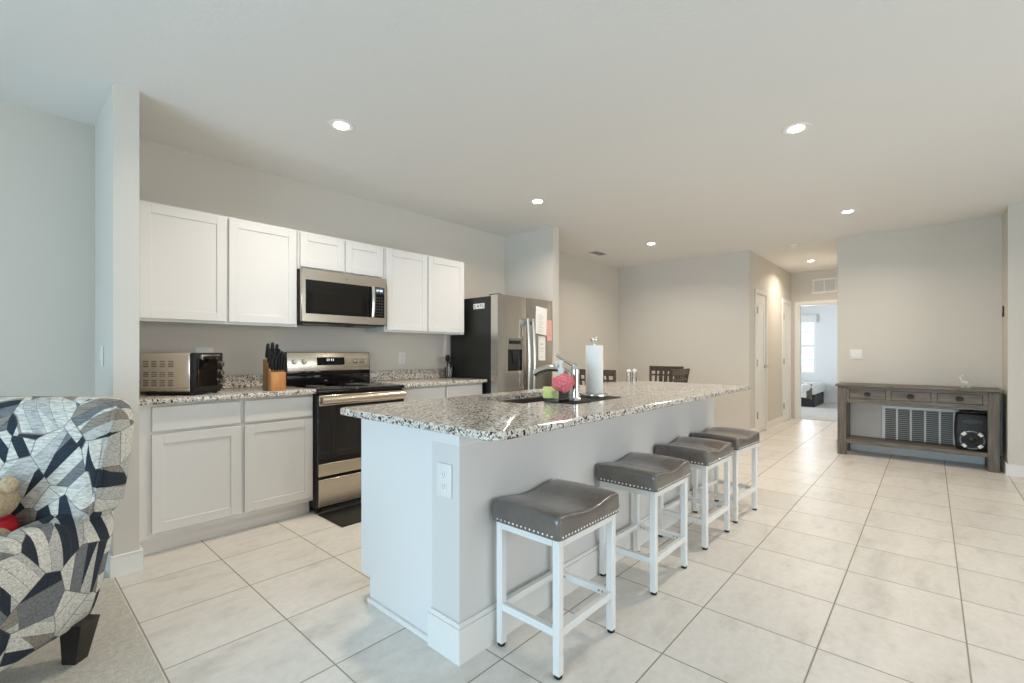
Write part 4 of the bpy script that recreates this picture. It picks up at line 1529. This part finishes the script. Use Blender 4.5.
# barrel-sided cabinet, facing local -Y
pr = []
for i in range(13):
    t = i / 12
    z = 0.012 + (SHH - 0.012) * t
    wv = SWW * (0.86 + 0.14 * math.sin(PI * (0.12 + 0.76 * t)))
    pr.append((wv, z))
m = MB()
m.loft([[(p[0], p[1], z) for p in rrect(-wv, wv, 0.0 + (0.012 if i in (0, 12) else 0), SDD, 0.028, 4)] for i, (wv, z) in enumerate(pr)])
m.build('speaker_cabinet', M['black'], lsp)
for x in (-0.09, 0.09):
    for y in (0.04, SDD - 0.04):
        MB().cyl((x, y, 0), (x, y, 0.014), 0.014, seg=12).build('foot', M['rubber'], lsp)
rx = Matrix.Rotation(PI / 2, 4, 'X')
MB().lathe([(0.0, 0.004), (0.03, 0.002), (0.075, -0.004), (0.088, 0.006), (0.095, 0.008), (0.099, 0.002), (0.099, -0.006), (0, -0.006)], seg=36).xf(Matrix.Translation((0, -0.003, 0.112)) @ rx).build('woofer', M['rubber'], lsp)
for k in range(4):
    a = PI / 4 + k * PI / 2
    MB().torus((0, 0, 0.010), 0.086, 0.016, 6, 8, a0=a - 0.22, a1=a + 0.22).xf(Matrix.Translation((0, -0.003, 0.112)) @ rx).build('bright_accent', M['knob_white'], lsp)
for k in range(4):
    a = k * PI / 2
    MB().torus((0, 0, 0.008), 0.090, 0.008, 8, 8, a0=a - 0.45, a1=a + 0.45).xf(Matrix.Translation((0, -0.003, 0.112)) @ rx).build('silver_arc', M['blue_arc'], lsp)
MB().sphere((0, -0.002, 0.112), 0.03, 18, (1, 0.4, 1)).build('dust_cap', M['black_gloss'], lsp)
MB().sphere((0, 0.004, 0.300), 0.075, 24, (1.15, 0.16, 0.45)).build('tweeter_panel', M['rubber_grey'], lsp)
MB().tube([(-0.09, 0.12, SHH - 0.01), (-0.09, 0.12, SHH + 0.022), (0, 0.12, SHH + 0.028), (0.09, 0.12, SHH + 0.022), (0.09, 0.12, SHH - 0.01)], 0.011, 10).build('carry_handle', M['black'], lsp)

fg = thing('glass_figurine', 'small clear glass figurine on top of the console table', 'figurine', (6.80, -0.272, 0.83), 0.0)
m = MB()
m.box(-0.02, 0.02, -0.045, 0.045, 0, 0.006, bev=0.002)
m.sphere((0, 0.0, 0.055), 0.02, 14, (0.8, 1.7, 1))
for yy in (-0.024, -0.014, 0.018, 0.027):
    m.cyl((0, yy, 0.045), (0, yy * 1.1, 0.004), 0.006, 0.0035, 8)
m.tube([(0, 0.025, 0.06), (0, 0.036, 0.085), (0, 0.038, 0.105)], 0.009, 8)
m.sphere((0, 0.044, 0.108), 0.011, 10, (0.8, 1.4, 0.8))
m.build('figurine_body', M['figurine'], fg)
m = MB()
for s in (-1, 1):
    m.tube([(0, 0.036, 0.115), (s * 0.012, 0.030, 0.13), (s * 0.016, 0.024, 0.148)], 0.003, 6)
m.build('antlers', M['figurine'], fg)

th = thing('thermostat', 'dark slim wall control seen edge-on at the console alcove corner', 'wall control', (6.96, -0.559, 1.625), PI)
MB().box(-0.04, 0.04, -0.010, 0.0, -0.055, 0.055, bev=0.003, seg=2).build('housing', M['ink_dark'], th)
bx(-0.03, 0.03, -0.0112, -0.0095, -0.02, 0.04).build('screen', M['black_gloss'], th)

# transfer grille over the bedroom doorway
tg = thing('transfer_grille', 'white framed three-cell grille above the bedroom doorway', 'vent', (XE - 0.001, 1.30, 2.245), -PI / 2)
m = MB()
gw, gh = 0.265, 0.26
m.box(-gw, gw, -0.016, 0, 0, 0.035, bev=0.003).box(-gw, gw, -0.016, 0, gh - 0.035, gh, bev=0.003)
for x in (-gw + 0.0175, -gw + 0.0175 + (2 * gw - 0.035) / 3, -gw + 0.0175 + 2 * (2 * gw - 0.035) / 3, gw - 0.0175):
    m.box(x - 0.0125, x + 0.0125, -0.0155, 0, 0.035, gh - 0.035, bev=0.003)
m.build('frame', M['white_metal'], tg)
bx(-gw + 0.02, gw - 0.02, -0.002, 0, 0.02, gh - 0.02).build('duct_opening', M['louvre'], tg)
m = MB()
for k in range(10):
    z = 0.045 + (gh - 0.09) * k / 9
    m.box(-gw + 0.03, gw - 0.03, -0.006, 0.006, -0.0012, 0.0012, mtx=Matrix.Translation((0, -0.007, z)) @ Matrix.Rotation(0.75, 4, 'X'))
m.build('louvre_panel', M['white_metal'], tg, smooth=False)

# ------------------------------------------------------------------ dining table and chairs
dt = thing('dining_table', 'dark wooden dining table between the three dark chairs', 'dining table', (5.6, 2.92, 0))
MB().box(-0.55, 0.55, -0.42, 0.42, 0.725, 0.755, bev=0.006, seg=2).build('tabletop', M['dining'], dt)
bx(-0.47, 0.47, -0.34, 0.34, 0.64, 0.724).build('apron', M['dining'], dt)
for x in (-0.46, 0.46):
    for y in (-0.33, 0.33):
        MB().cyl((x, y, 0), (x, y, 0.64), 0.028, 0.04, 12).build('leg', M['dining'], dt)


def make_chair(label):
    """faces local +X; its back stands at local x = -0.2."""
    o = thing('dining_chair', label, 'chair', (0, 0, 0), 0, 'dark dining chairs')
    MB().box(-0.21, 0.22, -0.245, 0.245, 0.435, 0.475, bev=0.012, seg=2).build('seat', M['dining'], o)
    for y in (-0.225, 0.225):
        MB().cyl((0.19, y, 0), (0.19, y, 0.437), 0.017, 0.022, 10).build('leg', M['dining'], o)
        # rear leg carries on as the back post
        MB().tube([(-0.23, y, 0), (-0.195, y, 0.25), (-0.19, y, 0.46), (-0.205, y, 0.75), (-0.245, y * 1.08, 1.0)], 0.018, 10).build('leg', M['dining'], o)
    m = MB()

    def bar(z0, z1, x, bow=0.012):
        rings = []
        for i in range(9):
            u = -1 + i / 4
            yy = u * 0.232 * 1.04
            xo = x - bow * (1 - u * u)
            rings.append([(xo - 0.009, yy, z0), (xo + 0.009, yy, z0), (xo + 0.009, yy, z1), (xo - 0.009, yy, z1)])
        m.loft(rings)
    bar(0.93, 1.0, -0.238)
    bar(0.86, 0.885, -0.225)
    bar(0.60, 0.64, -0.20)
    m.build('back_rail', M['dining'], o)
    for k in range(5):
        y = -0.15 + k * 0.075
        wv = 0.026 if k in (1, 2, 3) else 0.014
        MB().prism([(-0.211, 0.62), (-0.199, 0.62), (-0.236, 0.95), (-0.249, 0.95)], 'y', y - wv, y + wv).build('back_slat', M['dining'], o)
    return o


CLAB = ['dark wooden dining chair showing its back behind the paper towel roll', 'dark wooden dining chair facing the island, nearest the beige dining wall', 'dark wooden dining chair overlapping in front of the one at the dining wall']
c0 = make_chair(CLAB[0])
for i, (x, y, rz) in enumerate(((4.97, 2.93, 0.0), (6.32, 2.88, PI), (5.56, 2.50, PI / 2))):
    o = c0 if i == 0 else copy_tree(c0)
    o.location = (x, y, 0)
    o.rotation_euler = (0, 0, rz)
    o['label'] = CLAB[i]

# ------------------------------------------------------------------ bedroom: the bed's corner
bd = thing('bed', 'bed with patchwork quilt in the bedroom beyond the hallway', 'bed', (11.95, 1.86, 0))
MB().box(0.02, 1.2, 0.03, 2.0, 0.0, 0.27, bev=0.01).build('bed_base', M['bedbase'], bd)
MB().box(0.0, 1.22, 0.0, 2.02, 0.272, 0.50, bev=0.05, seg=4).build('mattress', M['sheet'], bd)
q = MB()
rings = []
for i in range(25):
    u = i / 24
    y = 0.07 + 1.2 * u
    w_ = 0.012 * math.sin(u * 31)
    rings.append([(-0.03 + w_, y, 0.17 + 0.04 * math.sin(u * 9)), (-0.026 + w_, y, 0.40), (-0.012, y, 0.49), (0.05, y, 0.512), (0.6, y, 0.515), (0.6, y, 0.502), (0.05, y, 0.501), (-0.006, y, 0.48), (-0.012 + w_, y, 0.40), (-0.018 + w_, y, 0.175 + 0.04 * math.sin(u * 9))])
q.loft(rings)
q.build('quilt', M['quilt'], bd)

# ------------------------------------------------------------------ armchair
# local frame: x to the picture's right, y away from the viewer; the chair faces -y
Rv = Vector((math.sin(TH), -math.cos(TH), 0))
Fv = Vector((math.cos(TH), math.sin(TH), 0))
ac_loc = Rv * -2.05 + Fv * 1.52
ac = thing('armchair', 'plump armchair in navy, grey and cream geometric patchwork fabric', 'armchair', (ac_loc.x, ac_loc.y, 0.004), TH - PI / 2)


def rsec(cx, cz, hw, hh, r, n=6):
    """rounded rectangle in the xz plane."""
    return [(cx + p[0], cz + p[1]) for p in rrect(-hw, hw, -hh, hh, min(r, hw * 0.98, hh * 0.98), n)]


def pillow_y(stations):
    """loft of rounded sections along y: (y, cx, cz, hw, hh, r)."""
    return MB().loft([[(p[0], y, p[1]) for p in rsec(cx, cz, hw, hh, r)] for y, cx, cz, hw, hh, r in stations])


def pillow_z(stations, n=6):
    """loft of rounded sections in the xy plane upward: (z, cx, cy, hw, hd, r)."""
    return MB().loft([[(cx + p[0], cy + p[1], z) for p in rrect(-hw, hw, -hd, hd, min(r, hw * 0.98, hd * 0.98), n)] for z, cx, cy, hw, hd, r in stations])


# seat base and cushion
pillow_y([(-0.42, 0, 0.25, 0.20, 0.10, 0.04), (-0.40, 0, 0.25, 0.23, 0.12, 0.05), (0.30, 0, 0.25, 0.23, 0.12, 0.05), (0.32, 0, 0.25, 0.2, 0.10, 0.04)]).build('seat_base', M['patch'], ac, angle=60)
pillow_y([(-0.46, 0, 0.42, 0.17, 0.03, 0.03), (-0.445, 0, 0.42, 0.215, 0.06, 0.05), (-0.40, 0, 0.42, 0.228, 0.075, 0.06), (0.10, 0, 0.42, 0.228, 0.08, 0.06), (0.20, 0, 0.42, 0.22, 0.07, 0.06)]).build('seat_cushion', M['patch'], ac, angle=60)
# arms: padded, tapering towards the floor, rounded at both ends
for s in (1, -1):
    st = []
    for k in range(17):
        u = k / 16
        y = -0.47 + 0.84 * u
        e = min(u, 1 - u) * 16
        f_ = 1 - 0.30 * max(0, 1 - e / 2.5) ** 2
        z_top = 0.515 + 0.085 * u - 0.03 * max(0, 1 - e / 3.0) ** 2
        z_bot = 0.125 + 0.02 * (1 - u)
        # the rear edge leans back as it rises: shear handled below
        st.append((y, z_bot, z_top, f_))
    rings = []
    for y, zb_, zt_, f_ in st:
        ring = []
        hw = 0.088
        for p in rrect(-1, 1, -1, 1, 0.75, 8):
            px, pz = p
            z = (zb_ + zt_) / 2 + pz * (zt_ - zb_) / 2
            h_ = (z - 0.13) / 0.45
            wide = hw * (0.86 + 0.26 * max(0.0, min(1.0, h_)) ** 1.5) * f_
            x = s * (0.322 + 0.012 * max(0, h_) + px * wide)
            yy = y + (0.09 * (h_ - 0.3) if y > 0 else -0.02 * h_) * min(1, abs(y) / 0.3)
            ring.append((x, yy, z))
        rings.append(ring)
    MB().loft(rings).build('armrest', M['patch'], ac, angle=70)
# backrest: fat cushion, leaning back, with a raised welt along its side
n = 8
st = []
zs = [0.30, 0.40, 0.50, 0.545, 0.58, 0.64, 0.72, 0.80, 0.88, 0.94, 0.975, 1.0, 1.012]
hws = [0.22, 0.22, 0.26, 0.41, 0.440, 0.448, 0.452, 0.455, 0.458, 0.457, 0.447, 0.42, 0.36]
hds = [0.10, 0.105, 0.11, 0.105, 0.10, 0.098, 0.095, 0.092, 0.086, 0.076, 0.062, 0.042, 0.02]
for z, hw, hd in zip(zs, hws, hds):
    st.append((z, 0.0, 0.300 + 0.17 * (z - 0.35), hw, hd, 0.065))
bk = pillow_z(st, 8).build('backrest', M['patch'], ac, angle=70)
# welt: the seam where the front panel meets the side panel
for s in (1, -1):
    m = MB()
    pts = []
    for z, hw, hd in list(zip(zs, hws, hds))[3:11]:
        cy = 0.300 + 0.17 * (z - 0.35)
        pts.append((s * (hw - 0.012), cy - hd + 0.012 + 0.012, z))
    m.tube(pts, 0.007, 8)
    m.build('welt', M['patch'], bk)
for sx in (-1, 1):
    for y0, lean in ((0.29, 1), (-0.36, -1)):
        rings = []
        for z, hw, sh in ((0.0, 0.026, 0.03), (0.075, 0.034, 0.008), (0.150, 0.042, -0.012)):
            cx, cy = sx * (0.362 - 0.2 * abs(sh - 0.008 + 0.02)), y0 - 0.3 * lean * sh
            rings.append([(cx - hw, cy - hw, z), (cx + hw, cy - hw, z), (cx + hw, cy + hw, z), (cx - hw, cy + hw, z)])
        MB().loft(rings).build('leg', M['leg_wood'], ac, smooth=False)

# teddy bear sitting in the armchair
bear = thing('teddy_bear', 'beige teddy bear in a red shirt sitting in the armchair', 'teddy bear', tuple(ac_loc + Rv * 0.155 + Fv * 0.165 + Vector((0, 0, 0.492))), TH - PI / 2)


def furry(m, c, r, scale, amp=0.05, fr_=38):
    b = bmesh.new()
    bmesh.ops.create_icosphere(b, subdivisions=4, radius=r)
    for v_ in b.verts:
        v_.co *= 1 + amp * noise.noise(v_.co * fr_ + Vector(c) * 7)
        v_.co = Vector((v_.co.x * scale[0], v_.co.y * scale[1], v_.co.z * scale[2])) + Vector(c)
    return m._add(b)


m = MB()
furry(m, (0, 0.0, 0.165), 0.075, (1.05, 0.95, 0.95))
furry(m, (0, -0.062, 0.150), 0.036, (1.1, 1.0, 0.85))
furry(m, (0, 0.0, 0.06), 0.066, (1.0, 0.95, 1.0))
for s in (-1, 1):
    furry(m, (s * 0.066, 0.0, 0.228), 0.032, (1.0, 0.6, 1.0))
    furry(m, (s * 0.082, -0.05, 0.06), 0.03, (1.0, 1.5, 1.0))
    furry(m, (s * 0.055, -0.095, 0.022), 0.034, (1.0, 1.9, 1.0))
m.build('bear_body', M['fur'], bear)
m = MB()
furry(m, (0, 0.0, 0.062), 0.072, (1.04, 1.0, 0.92), 0.02)
for s in (-1, 1):
    furry(m, (s * 0.070, -0.022, 0.070), 0.034, (1.1, 1.2, 1.0), 0.02)
m.build('red_shirt', M['red_cloth'], bear)
m = MB()
for s in (-1, 1):
    m.sphere((s * 0.026, -0.068, 0.182), 0.0075, 10)
m.sphere((0, -0.098, 0.160), 0.010, 10, (1.2, 0.8, 0.8))
m.build('face_buttons', M['black_gloss'], bear)
